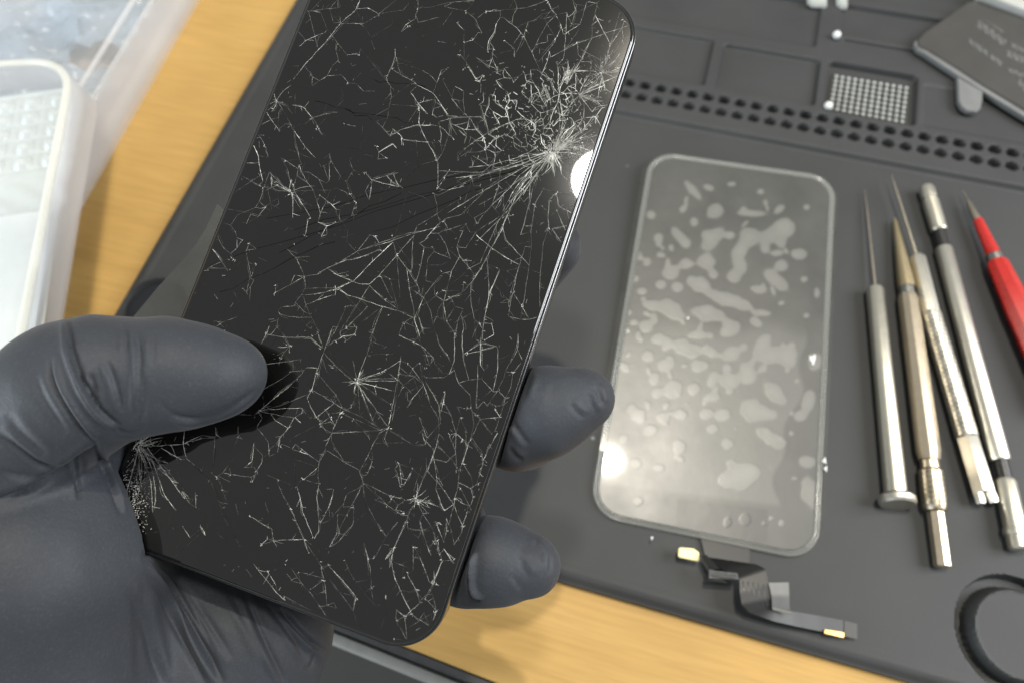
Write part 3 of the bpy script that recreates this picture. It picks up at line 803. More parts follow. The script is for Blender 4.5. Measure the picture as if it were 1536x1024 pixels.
wide = [(rng.uniform(-35, 35), rng.uniform(-69, 69)) for _ in range(230)]
for a, b in cells(wide):
    if np.linalg.norm(a - b) < 14 and rng.random() < .36:
        crack(np.array([a, b]), b=rng.uniform(.05, .15), w=rng.uniform(.028, .048), jit=.03, branch=.06, twin=False)
pts = []
tries = 0
while len(pts) < 420 and tries < 40000:
    tries += 1
    x, y = rng.uniform(690, 935), rng.uniform(85, 270)
    d = math.hypot((x - 815) / 1.0, (y - 182) / .8)
    sp = rng.uniform(5.5, 15) + max(0, d - 60) * .10
    if all((x - a) ** 2 + (y - b) ** 2 > sp * sp for a, b in pts): pts.append((x, y))
for a, b in cells(pts):
    if np.linalg.norm(a - b) > 45: continue
    m = (a + b) / 2
    d = math.hypot((m[0] - 812) / 1.15, (m[1] - 178) / .85)
    prob = .26 - sstep(55, 125, d) * .16
    if m[1] > 228 and m[0] > 770: prob *= .35
    if rng.random() < prob:
        crack(chain([tuple(a), tuple(b)]), b=rng.uniform(.15, .5) * (1 - .35 * sstep(55, 110, d)), w=rng.uniform(.06, .13), branch=.12, jit=.07, taper=False)
# crushed dust at the lower left corner and round the impacts, there also painting glare haze
for cx, cy, sx, sy, n, lo, hi in ((832, 224, 10, 8, 300, .15, .5), (868, 230, 16, 7, 300, .1, .4), (800, 200, 40, 28, 200, .1, .4), (880, 130, 20, 26, 160, .1, .4),
                                  (198, 762, 10, 26, 420, .2, .8), (208, 735, 11, 22, 200, .15, .7), (208, 668, 10, 8, 90, .3, .8)):
    for _ in range(n):
        c = on_phone(cx + rng.normal(0, sx), cy + rng.normal(0, sy))[:2]
        a = rng.uniform(0, 6.28) if cx > 300 else rng.normal(.55, .35)
        l = rng.uniform(.06, .32)
        ribbon(np.array([c, c + l * np.array([math.cos(a), math.sin(a)])]), np.full(2, rng.uniform(.04, .10)), np.full(2, rng.uniform(lo, hi)))
# loose sparkles and short splinters over the whole glass
for _ in range(420):
    c = np.array([rng.uniform(-34, 34), rng.uniform(-67, 67)])
    a = rng.normal(1.2, .8); l = rng.exponential(.45) + .1
    ribbon(np.array([c, c + l * np.array([math.cos(a), math.sin(a)])]), np.full(2, rng.uniform(.04, .10)), np.full(2, rng.uniform(.05, .25)))
# cracks that catch no light, painted dark against the sheen of the glass
for a, b in (((815, 235), (400, 330)), ((815, 240), (320, 395)), ((810, 245), (440, 345)), ((600, 290), (420, 378)), ((560, 180), (470, 150)), ((520, 165), (640, 190)), ((640, 130), (560, 120)), ((500, 360), (330, 440)), ((800, 250), (560, 350))):
    A_, B_ = on_phone(*a)[:2], on_phone(*b)[:2]
    n = 60
    Q = A_ + np.outer(np.linspace(0, 1, n), B_ - A_) + np.stack([smooth_noise(n, 8, -.5, .5), smooth_noise(n, 8, -.5, .5)], 1)
    ribbon(Q, np.full(n, .10) * smooth_noise(n, 6, .3, 1.2), np.full(n, 0.0), .02)

cw = p2w(np.array(cv))
nv0 = len(gv)
allv = np.vstack([gv, cw])
allf = list(gf) + [[i + nv0 for i in q] for q in cf]
fm = [0] * len(gf) + [1] * len(cf)
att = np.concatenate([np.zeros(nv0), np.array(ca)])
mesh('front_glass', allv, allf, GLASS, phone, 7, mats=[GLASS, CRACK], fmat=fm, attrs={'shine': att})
# metal frame: bright inner bezel, dark band, back panel
v, f = loft_rr(PHW, PHH, PR, [(.735, -.9), (.73, -.30), (.63, -.345), (.61, -1.0)], 16, False, False)
mesh('bezel', local(v), f, BEZEL, phone, 60)
v, f = loft_rr(PHW, PHH, PR, [(.60, -1.0), (.55, -.60), (.26, -.64), (.16, -.95), (.02, -1.5), (.0, -5.8), (.25, -6.9), (.9, -7.5)], 16, False, False)
mesh('frame', local(v), f, BLACKMETAL, phone, 60)
v, f = loft_rr(PHW, PHH, PR, [(.24, -.80), (.22, -.66), (.11, -.715), (.04, -.95), (-.015, -1.35)], 16, False, False)
mesh('frame_chamfer', local(v), f, BEZEL, phone, 60)
v, f = loft_rr(PHW, PHH, PR, [(.92, -7.45), (1.5, -7.9), (2.2, -8.0)], 16, False, True)
v = np.vstack([v]); f = [q[::-1] for q in f]
mesh('back_panel', local(v), f, BLACKPLAST, phone, 60)

# ------------------------------------------------------------------ cloudy film sticking out behind the phone
pf = [(196, 480), (240, 427), (270, 395), (294, 366), (308, 344), (326, 306), (420, 400), (420, 560), (250, 560)]
top = np.array([on_phone(a, b, -9.2) for a, b in pf]); bot = top.copy(); bot[:, 2] -= .25
n = len(pf)
fl = [list(range(n))[::-1], [n + k for k in range(n)]] + [[k, (k + 1) % n, n + (k + 1) % n, n + k] for k in range(n)]
o = mesh('plastic_film', p2w(np.vstack([top, bot])), fl, FILM, None, 0)
tag(o, 'cloudy grey sliver of plastic film sticking out behind the left edge of the phone', 'film')

# ------------------------------------------------------------------ gloved hand: one implicit surface
H = 0.78
lo, hi = V3(-112, -176, -62), V3(70, 42, 36)
dims = np.ceil((hi - lo) / H).astype(int) + 1
xs, ys, zs = [(lo[i] + H * np.arange(dims[i])).astype(np.float32) for i in range(3)]
XX, YY, ZZ = np.meshgrid(xs, ys, zs, indexing='ij')


def cone(a, b, ra, rb, fl=1.0):
    """tapered capsule; fl squashes it across w"""
    a = np.asarray(a, np.float32); b = np.asarray(b, np.float32)
    ba = b - a
    L2 = float(ba @ ba) + 1e-9
    t = np.clip(((XX - a[0]) * ba[0] + (YY - a[1]) * ba[1] + (ZZ - a[2]) * ba[2]) / L2, 0, 1)
    dx = XX - a[0] - t * ba[0]; dy = YY - a[1] - t * ba[1]; dz = (ZZ - a[2] - t * ba[2]) / fl
    return np.sqrt(dx * dx + dy * dy + dz * dz) - (ra + t * (rb - ra))


def smin(a, b, k):
    h = np.clip(.5 + .5 * (b - a) / k, 0, 1)
    return b + (a - b) * h - k * h * (1 - h)


def smax(a, b, k): return -smin(-a, -b, k)


def P3(px, py, w): return on_phone(px, py, w)


# palm, thenar, heel
palm = cone(P3(-50, 745, 0), P3(44, 858, 1), 18, 20.5)
palm = smin(palm, cone(P3(44, 858, 1), P3(50, 1010, -8), 20.5, 24), 8)
palm = smin(palm, cone(P3(60, 850, -18), P3(60, 1000, -20), 20, 24), 8)
palm = smin(palm, cone(P3(50, 1010, -8), P3(-20, 1300, -18), 24, 27), 8)
palm = smin(palm, cone(P3(118, 700, -14), P3(150, 840, -22), 9, 15), 7)
palm = smin(palm, cone(P3(235, 940, -32), P3(365, 955, -33.5), 21, 18.5), 9)
palm = smin(palm, cone(P3(365, 955, -33.5), P3(290, 1120, -32), 18.5, 23), 9)
palm = smin(palm, cone(P3(290, 1120, -32), P3(120, 1400, -30), 23, 24), 9)
palm = smin(palm, cone(P3(150, 760, -34), P3(300, 850, -36), 16, 17), 9)
palm = smin(palm, cone((-18, -40, -30), (10, -52, -31), 16, 16), 9)
palm = smin(palm, cone((-28, -25, -26), (8, -8, -29), 12, 11), 9)
palm = smin(palm, cone(P3(96, 700, -2), P3(100, 765, 0), 10.0, 10.6), 6)
palm = smin(palm, cone(P3(100, 765, 0), P3(140, 846, -4), 10.6, 10.6), 6)
palm = smin(palm, cone(P3(140, 846, -4), P3(175, 930, -17), 10.6, 12), 8)
# thumb
th = cone(P3(342, 562, 8.2), P3(300, 562, 9.6), 7.1, 9.0)
th = smin(th, cone(P3(300, 562, 9.6), P3(245, 562, 11.2), 9.0, 10.2), 3)
th = smin(th, cone(P3(245, 562, 11.2), P3(150, 572, 13.5), 10.2, 11.6), 3)
th = smin(th, cone(P3(150, 572, 13.5), P3(108, 588, 13.0), 11.6, 12.8), 3)
pr = cone(P3(108, 588, 13.0), P3(10, 662, 10), 12.6, 13.6)
pr = smin(pr, cone(P3(10, 662, 10), P3(-110, 760, 4), 13.6, 16), 4)
pr = smin(pr, cone(P3(-110, 760, 4), P3(-60, 900, -8), 16, 22), 8)
th = smin(th, pr, 2.2)
hand = smin(palm, th, 2.4)
# web between the thumb and the palm edge
hand = smin(hand, cone(P3(135, 650, 0), P3(150, 730, -9), 6.5, 8.5), 4)
slab = np.maximum(np.maximum(np.abs(XX) - (PHW + .15), np.abs(YY) - (PHH + .15)), np.maximum(ZZ - .15, -8.25 - ZZ))
# fingers: each curls from the palm under the phone and round its right edge
fs = []
mid = cone((2, -22, -30), (26, -20, -25), 9.8, 9.4)
mid = smin(mid, cone((26, -20, -25), (37, -21.5, -18), 9.4, 9.3), 3)
mid = smin(mid, cone((37, -21.5, -18), P3(770, 632, -12.5), 9.3, 9.3), 3)
mid = smin(mid, cone(P3(770, 632, -12.5), P3(822, 616, -10), 9.4, 8.9), 3)
mid = smin(mid, cone(P3(822, 616, -10), P3(874, 598, -9.5), 8.8, 6.6), 3)
fs.append(mid)
ring_ = cone((2, -46, -31), (26, -47, -25), 9.2, 8.6)
ring_ = smin(ring_, cone((26, -47, -25), P3(700, 842, -17), 8.6, 8.6), 3)
ring_ = smin(ring_, cone(P3(700, 842, -17), P3(742, 841, -13.5), 8.7, 8.5), 3)
ring_ = smin(ring_, cone(P3(742, 841, -13.5), P3(794, 848, -12.5), 8.5, 6.5), 3)
fs.append(ring_)
idx = cone((0, 2, -29), (24, 8, -24), 9.6, 8.8)
idx = smin(idx, cone((24, 8, -24), P3(824, 372, -16), 8.6, 7.2), 3)
fs.append(idx)
pk = cone((0, -58, -33), (18, -62, -27), 8.2, 7.5)
pk = smin(pk, cone((18, -62, -27), (27, -59, -17), 7.5, 6.4), 3)
fs.append(pk)
col = np.maximum(np.maximum(np.abs(XX) - (PHW + .25), np.abs(YY) - (PHH + .2)), -8.25 - ZZ)
for q in fs: hand = smin(hand, smax(q, -col, .6), 2.6)
hand = smax(hand, -slab, .7)


def surface_nets(F, lo, h):
    S = F < 0
    nx, ny, nz = F.shape
    cor = [(a, b, c) for a in (0, 1) for b in (0, 1) for c in (0, 1)]
    view = lambda A, c: A[c[0]:nx - 1 + c[0], c[1]:ny - 1 + c[1], c[2]:nz - 1 + c[2]]
    cnt = sum(view(S, c).astype(np.int8) for c in cor)
    mix = (cnt > 0) & (cnt < 8)
    I, J, K = np.nonzero(mix)
    idx = -np.ones(mix.shape, np.int32); idx[I, J, K] = np.arange(len(I))
    acc = np.zeros((len(I), 3)); num = np.zeros(len(I))
    for c in cor:
        for ax in range(3):
            if c[ax]: continue
            d = list(c); d[ax] = 1
            f0 = F[I + c[0], J + c[1], K + c[2]]; f1 = F[I + d[0], J + d[1], K + d[2]]
            m = (f0 < 0) != (f1 < 0)
            t = np.where(m, f0 / np.where(m, f0 - f1, 1), 0)
            p = np.array(c, float)[None] + np.zeros((len(I), 3)); p[:, ax] += t
            acc[m] += p[m]; num[m] += 1
    V = lo + h * (np.stack([I, J, K], 1) + acc / num[:, None])
    faces = []
    for ax in range(3):
        a, b = [(1, 2), (2, 0), (0, 1)][ax]
        s0 = [slice(1, -1)] * 3; s0[ax] = slice(0, -1)
        s1 = [slice(1, -1)] * 3; s1[ax] = slice(1, None)
        A = S[tuple(s0)]; B = S[tuple(s1)]
        ch = np.nonzero(A != B)
        base = np.stack(ch, 1)
        off = np.ones(3, int); off[ax] = 0
        base = base + off
        def cell(da, db):
            q = base.copy(); q[:, a] += da; q[:, b] += db
            return idx[q[:, 0], q[:, 1], q[:, 2]]
        Q = np.stack([cell(-1, -1), cell(0, -1), cell(0, 0), cell(-1, 0)], 1)
        inn = A[ch]
        Q[~inn] = Q[~inn][:, ::-1]
        faces.append(Q)
    return V, np.vstack(faces)


HV, HF = surface_nets(hand, lo, H)
del col, hand, palm, th, pr, slab, XX, YY, ZZ, mid, ring_, idx, pk, fs


def edges_of(F):
    E = np.vstack([F[:, [0, 1]], F[:, [1, 2]], F[:, [2, 3]], F[:, [3, 0]]])
    return np.unique(np.sort(E, 1), axis=0)


def relax(V, E, it, lam=.5, mu=-.52):
    deg = np.bincount(E.ravel(), minlength=len(V)).astype(float)
    for k in range(it):
        for l in (lam, mu):
            S_ = np.stack([np.bincount(E[:, 0], V[E[:, 1], i], len(V)) + np.bincount(E[:, 1], V[E[:, 0], i], len(V)) for i in range(3)], 1)
            V = V + l * (S_ / deg[:, None] - V)
    return V


HV = relax(HV, edges_of(HF), 8)
# one level of subdivision, then the folds of the glove are raised in the surface
tm = bpy.data.meshes.new('tmp'); tm.from_pydata(HV.tolist(), [], HF.tolist())
to = bpy.data.objects.new('tmp', tm); COL.objects.link(to)
md = to.modifiers.new('s', 'SUBSURF'); md.levels = 1; md.render_levels = 1
dg = bpy.context.evaluated_depsgraph_get()
em_ = to.evaluated_get(dg).to_mesh()
nvv = len(em_.vertices)
HV = np.empty(nvv * 3, np.float64); em_.vertices.foreach_get('co', HV); HV = HV.reshape(-1, 3)
HF = np.empty(len(em_.polygons) * 4, np.int32); em_.loops.foreach_get('vertex_index', HF); HF = HF.reshape(-1, 4)
to.evaluated_get(dg).to_mesh_clear()
bpy.data.objects.remove(to); bpy.data.meshes.remove(tm)


def vnormals(V, F):
    n = np.cross(V[F[:, 2]] - V[F[:, 0]], V[F[:, 3]] - V[F[:, 1]])
    o = np.zeros_like(V)
    for k in range(4):
        for i in range(3):
            o[:, i] += np.bincount(F[:, k], n[:, i], len(V))
    return o / (np.linalg.norm(o, axis=1)[:, None] + 1e-12)


HN = vnormals(HV, HF)
WV = p2w(HV); WN = HN[:, :1] * PX + HN[:, 1:2] * PY + HN[:, 2:3] * PN
QP = to_px(WV)
facing = ((CAM - WV) * WN).sum(1) > 0
# (trace, groove depth mm, groove width px, ridge height mm, ridge offset px (sign = side))
FOLDS = [
    ([(101, 478), (104, 500), (108, 530), (124, 575), (141, 604), (160, 625), (182, 640)], 1.1, 4.0, .75, 9),
    ([(118, 560), (131, 580), (140, 596), (149, 610)], 1.0, 4.0, .3, 8),
    ([(135, 560), (139, 578), (145, 592)], .7, 4.5, .3, 9),
    ([(76, 535), (74, 560), (85, 590), (111, 631), (130, 655), (146, 668)], .75, 4.5, .55, -9),
    ([(52, 560), (60, 590), (80, 622), (100, 650)], .35, 7, .25, -12),
    ([(158, 540), (166, 556), (175, 580), (183, 618)], .45, 5, .35, 9),
    ([(204, 492), (209, 528), (208, 575), (206, 622)], .45, 4, .5, 8),
    ([(214, 560), (216, 600), (213, 632)], .25, 5, .2, 8),
    ([(238, 600), (258, 622), (300, 628)], .25, 6, .2, 8),
    ([(148, 668), (120, 690), (84, 714), (40, 737), (-10, 752)], 1.6, 6.5, .3, 14),
    ([(141, 668), (156, 700), (170, 735), (182, 772)], .8, 4, .6, -8),
    ([(114, 690), (117, 726), (119, 748)], .7, 4.5, .35, 8),
    ([(126, 690), (124, 716)], .4, 4, .2, 8),
    ([(-5, 648), (29, 675), (59, 698), (96, 702)], .55, 6, .35, -11),
    ([(10, 620), (36, 655), (70, 680)], .3, 8, .25, -12),
    ([(0, 705), (40, 716), (80, 712)], .35, 7, .2, 11),
    ([(213, 826), (233, 848), (275, 911), (336, 1026)], 1.3, 5.5, .95, 11),
    ([(225, 832), (262, 866), (292, 920), (325, 980)], .6, 5, .5, 10),
    ([(212, 834), (222, 856), (247, 905), (309, 1028)], .8, 6, .55, -11),
    ([(250, 848), (286, 892), (320, 944), (350, 990)], .4, 7, .35, 12),
    ([(212, 870), (222, 950), (242, 1026)], .5, 8, .3, -13),
    ([(192, 876), (216, 936), (243, 1026)], .45, 8, .4, -14),
    ([(203, 900), (206, 950), (210, 1024)], .25, 9, .2, 14),
    ([(366, 888), (395, 957), (428, 1024)], .6, 5, .5, 10),
    ([(400, 904), (439, 953), (456, 985)], .45, 5, .35, 9),
    ([(420, 912), (456, 953), (490, 978)], 1.0, 4.5, .6, 9),
    ([(340, 880), (372, 930), (400, 990)], .35, 7, .3, 11),
    ([(468, 960), (473, 985), (462, 1005)], .5, 4, .3, 7),
    ([(252, 622), (300, 630), (345, 612), (384, 584)], .35, 4, .3, 8),
    ([(228, 496), (230, 520), (227, 548)], .2, 4, .2, 7),
    ([(186, 486), (190, 505), (189, 530)], .3, 4, .25, 7),
    ([(168, 640), (190, 652), (220, 640)], .3, 5, .2, 8),
    # middle finger
    ([(893, 578), (899, 592), (903, 607)], .55, 4, .45, -8),
    ([(882, 586), (888, 604), (895, 622)], .3, 4.5, .3, -8),
    ([(855, 602), (862, 614), (876, 626)], .4, 4.5, .4, -7),
    ([(832, 572), (826, 590), (828, 606)], .2, 5, .25, 8),
    ([(770, 634), (780, 650), (794, 668)], .6, 4, .45, 8),
    ([(799, 558), (791, 580), (786, 600)], .35, 4, .4, -7),
    ([(764, 668), (772, 684), (786, 690)], .5, 4, .35, -7),
    ([(838, 560), (858, 556), (880, 562)], .2, 5, .2, 7),
    # ring finger
    ([(800, 810), (808, 824), (816, 842)], .55, 4.5, .4, -9),
    ([(776, 826), (784, 848), (796, 868)], .3, 5, .35, -9),
    ([(768, 862), (776, 876), (786, 886)], .25, 4, .3, 7),
    ([(706, 826), (702, 850), (702, 876), (707, 892), (720, 902)], 1.0, 3.0, 1.5, -5),
    ([(822, 826), (826, 842), (824, 860)], .25, 3.5, .25, 6),
]
disp = np.zeros(nvv)
for tr, gd, gw, rh, ro in FOLDS:
    gw *= .85
    if tr[0][0] > 700 and gd < .85: gd *= .6; rh *= .6; gw *= 1.2
    T = np.array(tr, float)
    for _ in range(2):      # round the trace
        T = np.vstack([T[:1], *(np.stack([T[i] * .75 + T[i + 1] * .25, T[i] * .25 + T[i + 1] * .75]) for i in range(len(T) - 1)), T[-1:]])
    m = facing & (QP[:, 0] > T[:, 0].min() - 40) & (QP[:, 0] < T[:, 0].max() + 40) & (QP[:, 1] > T[:, 1].min() - 40) & (QP[:, 1] < T[:, 1].max() + 40)
    q = QP[m]
    best = np.full(len(q), 1e9); sg = np.zeros(len(q)); ta = np.zeros(len(q))
    L = np.linalg.norm(np.diff(T, axis=0), axis=1); cum = np.concatenate([[0], np.cumsum(L)])
    for i in range(len(T) - 1):
        d = T[i + 1] - T[i]
        t = np.clip(((q - T[i]) @ d) / (d @ d + 1e-9), 0, 1)
        r = q - T[i] - t[:, None] * d
        dd = np.hypot(r[:, 0], r[:, 1])
        b = dd < best
        best[b] = dd[b]; sg[b] = np.sign(d[0] * r[b, 1] - d[1] * r[b, 0]); ta[b] = (cum[i] + t[b] * L[i]) / cum[-1]
    fade = np.clip(np.minimum(ta, 1 - ta) / .22, 0, 1) ** .7
    s = best * sg
    disp[m] += fade * (-gd * np.exp(-(s / gw) ** 2) + rh * np.exp(-((s - ro) / (gw * 1.35)) ** 2))
# slow, uneven slack of the stretched glove
slack = .10 * np.sin(HV[:, 0] * .33 + 1.7 * np.sin(HV[:, 1] * .12)) * np.sin(HV[:, 1] * .21 + .8 * np.sin(HV[:, 2] * .3)) \
    + .05 * np.sin(HV[:, 0] * .71 + HV[:, 1] * .42 + 2 * np.sin(HV[:, 2] * .2))
away = np.clip((np.maximum(np.abs(HV[:, 0]) - PHW, np.abs(HV[:, 1]) - PHH)) / 4, 0, 1)
away = np.maximum(away, np.clip((HV[:, 2] - 2) / 4, 0, 1))
disp = np.clip(disp, -1.8, 1.3) + slack * (.4 + .6 * away)
HV = HV + HN * disp[:, None]
HV = relax(HV, edges_of(HF), 1, .35, -.3)
hand_o = mesh('gloved_hand', p2w(HV), HF, GLOVE, None, 180, origin=PO - PN * 40)
tag(hand_o, 'hand in a tight black nitrile glove gripping the cracked phone, thumb lying on the glass', 'gloved hand')

# ------------------------------------------------------------------ replacement screen under its protective film
SW, SH, SR = 36.3, 74.2, 10.5
srot = math.radians(3.45)
nrm = V3(-.006, -.030, 1); nrm /= np.linalg.norm(nrm)
tx = np.cross(V3(0, 1, 0), nrm); tx /= np.linalg.norm(tx)
TILT = np.stack([tx, np.cross(nrm, tx), nrm], 1)
SLOC = V3(0, 0, 3.3)
scr = thing('replacement_screen', 'clear filmed replacement phone screen lying flat on the mat between phone and tools', 'phone screen', SLOC - [0, 0, 2.6])
S2W = lambda v: place(v, SLOC, srot, TILT)
v, f = loft_rr(SW - 2.0, SH - 2.0, SR - 2, [(.3, -1.4), (0, -1.2), (0, .1), (.12, .2)], 12, True, False)
base_n = len(v)
# a fine top sheet carrying the air pockets
gxs = np.linspace(-(SW - 2.12), SW - 2.12, 150); gys = np.linspace(-(SH - 2.12), SH - 2.12, 300)
A_, B_ = np.meshgrid(gxs, gys, indexing='ij')
hw, hh, rr_ = SW - 2.12, SH - 2.12, SR - 2.12
# squeeze the grid into the rounded outline
ax_, ay_ = np.abs(A_), np.abs(B_)
lim = np.where(ay_ > hh - rr_, hw - rr_ + np.sqrt(np.clip(rr_ ** 2 - (ay_ - hh + rr_) ** 2, 0, None)), hw)
A2 = A_ * lim / hw
top = np.stack([A2.ravel(), B_.ravel(), np.full(A_.size, .22)], 1)
W_ = S2W(top); Q_ = to_px(W_)
ZX = (Q_[:, 0] - 860) * 1.6; ZY = (Q_[:, 1] - 220) * 1.6
EL = '''287 105 34 11 48|427 160 42 9 3|340 155 26 20 -35|258 218 40 14 50|335 220 42 20 -50|375 212 14 10 0|420 215 26 24 -30|480 210 48 24 -25|510 195 22 24 -20|187 163 13 12 0|205 218 14 12 0|263 150 9 9 0|290 180 11 12 0|325 98 16 8 20|380 90 12 6 0|450 108 10 8 0|495 150 16 10 -30|560 145 9 8 0|545 258 18 15 0|400 245 24 14 -40|400 280 18 30 -20|385 310 20 18 30|320 275 26 20 0|270 280 16 14 0|235 300 26 20 -20|487 320 48 18 42|445 342 22 11 10|500 285 18 16 0|490 255 18 8 0|500 375 9 6 0|300 330 28 20 20|350 360 36 14 20|395 372 40 16 28|250 335 16 14 0|210 330 14 12 0|235 390 44 24 35|325 400 46 22 8|175 430 20 18 0|205 460 22 16 0|440 420 20 12 30|455 398 24 9 5|380 438 30 20 -20|300 450 28 12 0|265 480 34 22 25|455 470 30 18 -50|480 500 50 24 -8|520 505 20 30 0|330 490 26 14 30|380 495 26 20 -25|420 540 20 30 -30|378 560 30 24 0|300 525 20 18 0|240 580 26 26 0|290 580 18 18 0|195 555 16 18 0|485 590 40 22 45|430 630 34 36 -20|470 640 30 16 15|335 600 22 14 0|360 640 22 18 0|320 640 18 16 0|335 675 16 14 0|475 700 46 18 35|370 712 17 16 10|255 720 18 24 -20|400 790 42 40 -20|430 780 20 20 0|365 800 18 16 0|413 893 16 17 0|370 900 10 14 20|460 902 8 7 0|500 902 7 10 0|475 890 6 6 0|545 645 16 14 0|563 755 22 18 0|570 830 26 46 -15|565 610 18 34 15|580 515 20 26 0|555 318 10 8 0|585 350 8 14 0|560 405 8 7 0|150 315 8 8 0|133 395 9 8 0|160 265 7 7 0|130 440 8 7 0|155 640 22 18 0|185 680 22 16 0|150 760 18 14 20|215 650 18 16 0|225 520 24 18 0|180 500 18 16 0|155 850 14 12 0|205 770 16 12 0|120 700 14 14 0|200 590 16 14 0|260 640 18 14 30|190 380 16 12 0|165 345 14 10 0'''
fld = np.zeros(len(top))
wob = 1 + .22 * np.sin(ZX * .11 + 1.3 * np.sin(ZY * .07)) * np.sin(ZY * .13 + ZX * .05)
for e in EL.split('|'):
    cx, cy, rx, ry, an = map(float, e.split())
    a = math.radians(an); dx, dy = ZX - cx, ZY - cy
    X_ = (dx * math.cos(a) + dy * math.sin(a)) / rx; Y_ = (-dx * math.sin(a) + dy * math.cos(a)) / ry
    fld = np.maximum(fld, 1.15 - np.sqrt(X_ * X_ + Y_ * Y_)) if False else fld + np.exp(-1.5 * (X_ * X_ + Y_ * Y_)) * 1.0
r5 = np.random.default_rng(21)
for _ in range(150):
    cx, cy = r5.uniform(110, 560), r5.uniform(120, 800)
    if r5.random() > (.9 if 180 < cy < 640 and cx < 540 else .35): continue
    rx, ry, a = r5.uniform(6, 17), r5.uniform(5, 14), r5.uniform(0, 3.14)
    dx, dy = ZX - cx, ZY - cy
    X_ = (dx * math.cos(a) + dy * math.sin(a)) / rx; Y_ = (-dx * math.sin(a) + dy * math.cos(a)) / ry
    fld = fld + np.exp(-1.5 * (X_ * X_ + Y_ * Y_)) * r5.uniform(.35, .8)
air = sstep(.29, .47, fld * wob) * (.62 + .25 * np.clip(fld - .4, 0, 1))
rim_ = np.exp(-((fld * wob - .36) / .10) ** 2); air = np.clip(air + .12 * rim_, 0, 1)
# the whole lower middle is loosely stuck: a pale continuous pocket with a sharp right border
reg = sstep(395, 470, ZY + 18 * np.sin(ZX * .03)) * (1 - sstep(0, 14, ZX - (545 - 62 * sstep(520, 800, ZY) + 10 * np.sin(ZY * .045)))) * (1 - sstep(850, 868, ZY + .12 * (480 - ZX)))
air = np.clip(np.maximum(air, reg * (.34 + .2 * air)), 0, 1) + .25 * reg * air
tape = (sstep(246, 250, ZX) * sstep(840, 846, ZY - (ZX - 250) * .12) * (1 - sstep(462, 470, ZX))) * .85
tape = np.maximum(tape, (sstep(245, 248, ZX) * (1 - sstep(272, 276, ZX)) * sstep(905, 908, ZY) * (1 - sstep(920, 924, ZY))) * .9)
ii = np.arange(A_.size).reshape(A_.shape)
f2 = np.stack([ii[:-1, :-1], ii[1:, :-1], ii[1:, 1:], ii[:-1, 1:]], -1).reshape(-1, 4) + base_n
allv = np.vstack([S2W(v), W_]); allf = list(f) + f2.tolist()
mesh('display_panel', allv, allf, SCREEN, scr, 40, attrs={'air': np.concatenate([np.zeros(base_n), np.clip(air, 0, 1)]), 'tape': np.concatenate([np.zeros(base_n), tape])})
v, f = loft_rr(SW, SH, SR, [(2.0, -1.5), (.2, -1.5), (0, -1.1), (0, .2), (.2, .55), (.45, .6), (.75, .3), (1.1, .25), (1.3, .55), (1.55, .6), (1.8, .35), (2.0, .24)], 14, False, False)
mesh('film_border', S2W(v), f, FILMRIM, scr, 60)
v, f = loft_rr(SW + 1.9, SH + 1.6, SR + 1.6, [(2.1, -1.55), (0, -1.75), (0, -1.9), (2.1, -1.7)], 14, False, False)
mesh('outer_film', S2W(v), f, FILM, scr, 60)


r4 = np.random.default_rng(9)  # white blobs: glue residue and painted glints of the film
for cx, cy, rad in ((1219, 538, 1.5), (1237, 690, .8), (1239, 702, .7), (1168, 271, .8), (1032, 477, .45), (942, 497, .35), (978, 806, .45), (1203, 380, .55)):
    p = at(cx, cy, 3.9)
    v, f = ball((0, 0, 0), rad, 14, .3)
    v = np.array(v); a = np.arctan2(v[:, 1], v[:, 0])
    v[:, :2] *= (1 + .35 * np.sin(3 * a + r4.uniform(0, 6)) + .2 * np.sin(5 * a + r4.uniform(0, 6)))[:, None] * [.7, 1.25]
    mesh('glue_glint_speck', v + [p[0], p[1], 3.75], f, WHITEBEAD, scr, 180)

# flex cable of the screen
def zf(x, y, z): return at(980 + x / 4.453, 780 + y / 4.453, z)


def strip(Ls, Rs, zz, th, name, mat, parent):
    L_ = [zf(a, b, z) for (a, b), z in zip(Ls, zz)]; R_ = [zf(a, b, z) for (a, b), z in zip(Rs, zz)]
    def dens(Q):
        Q = np.array(Q); t = np.arange(len(Q)); s = np.linspace(0, len(Q) - 1, (len(Q) - 1) * 5 + 1)
        return np.stack([np.interp(s, t, Q[:, i]) for i in range(3)], 1)
    L_, R_ = dens(L_), dens(R_)
    n = len(L_)
    v = np.vstack([L_, R_, L_ - [0, 0, th], R_ - [0, 0, th]])
    f = []
    for i in range(n - 1):
        f += [[i, n + i, n + i + 1, i + 1], [2 * n + i, 2 * n + i + 1, 3 * n + i + 1, 3 * n + i], [i, i + 1, 2 * n + i + 1, 2 * n + i], [n + i, 3 * n + i, 3 * n + i + 1, n + i + 1]]
    f += [[0, 2 * n, 3 * n, n], [n - 1, 2 * n - 1, 4 * n - 1, 3 * n - 1]]
    return mesh(name, v, f, mat, parent, 40)


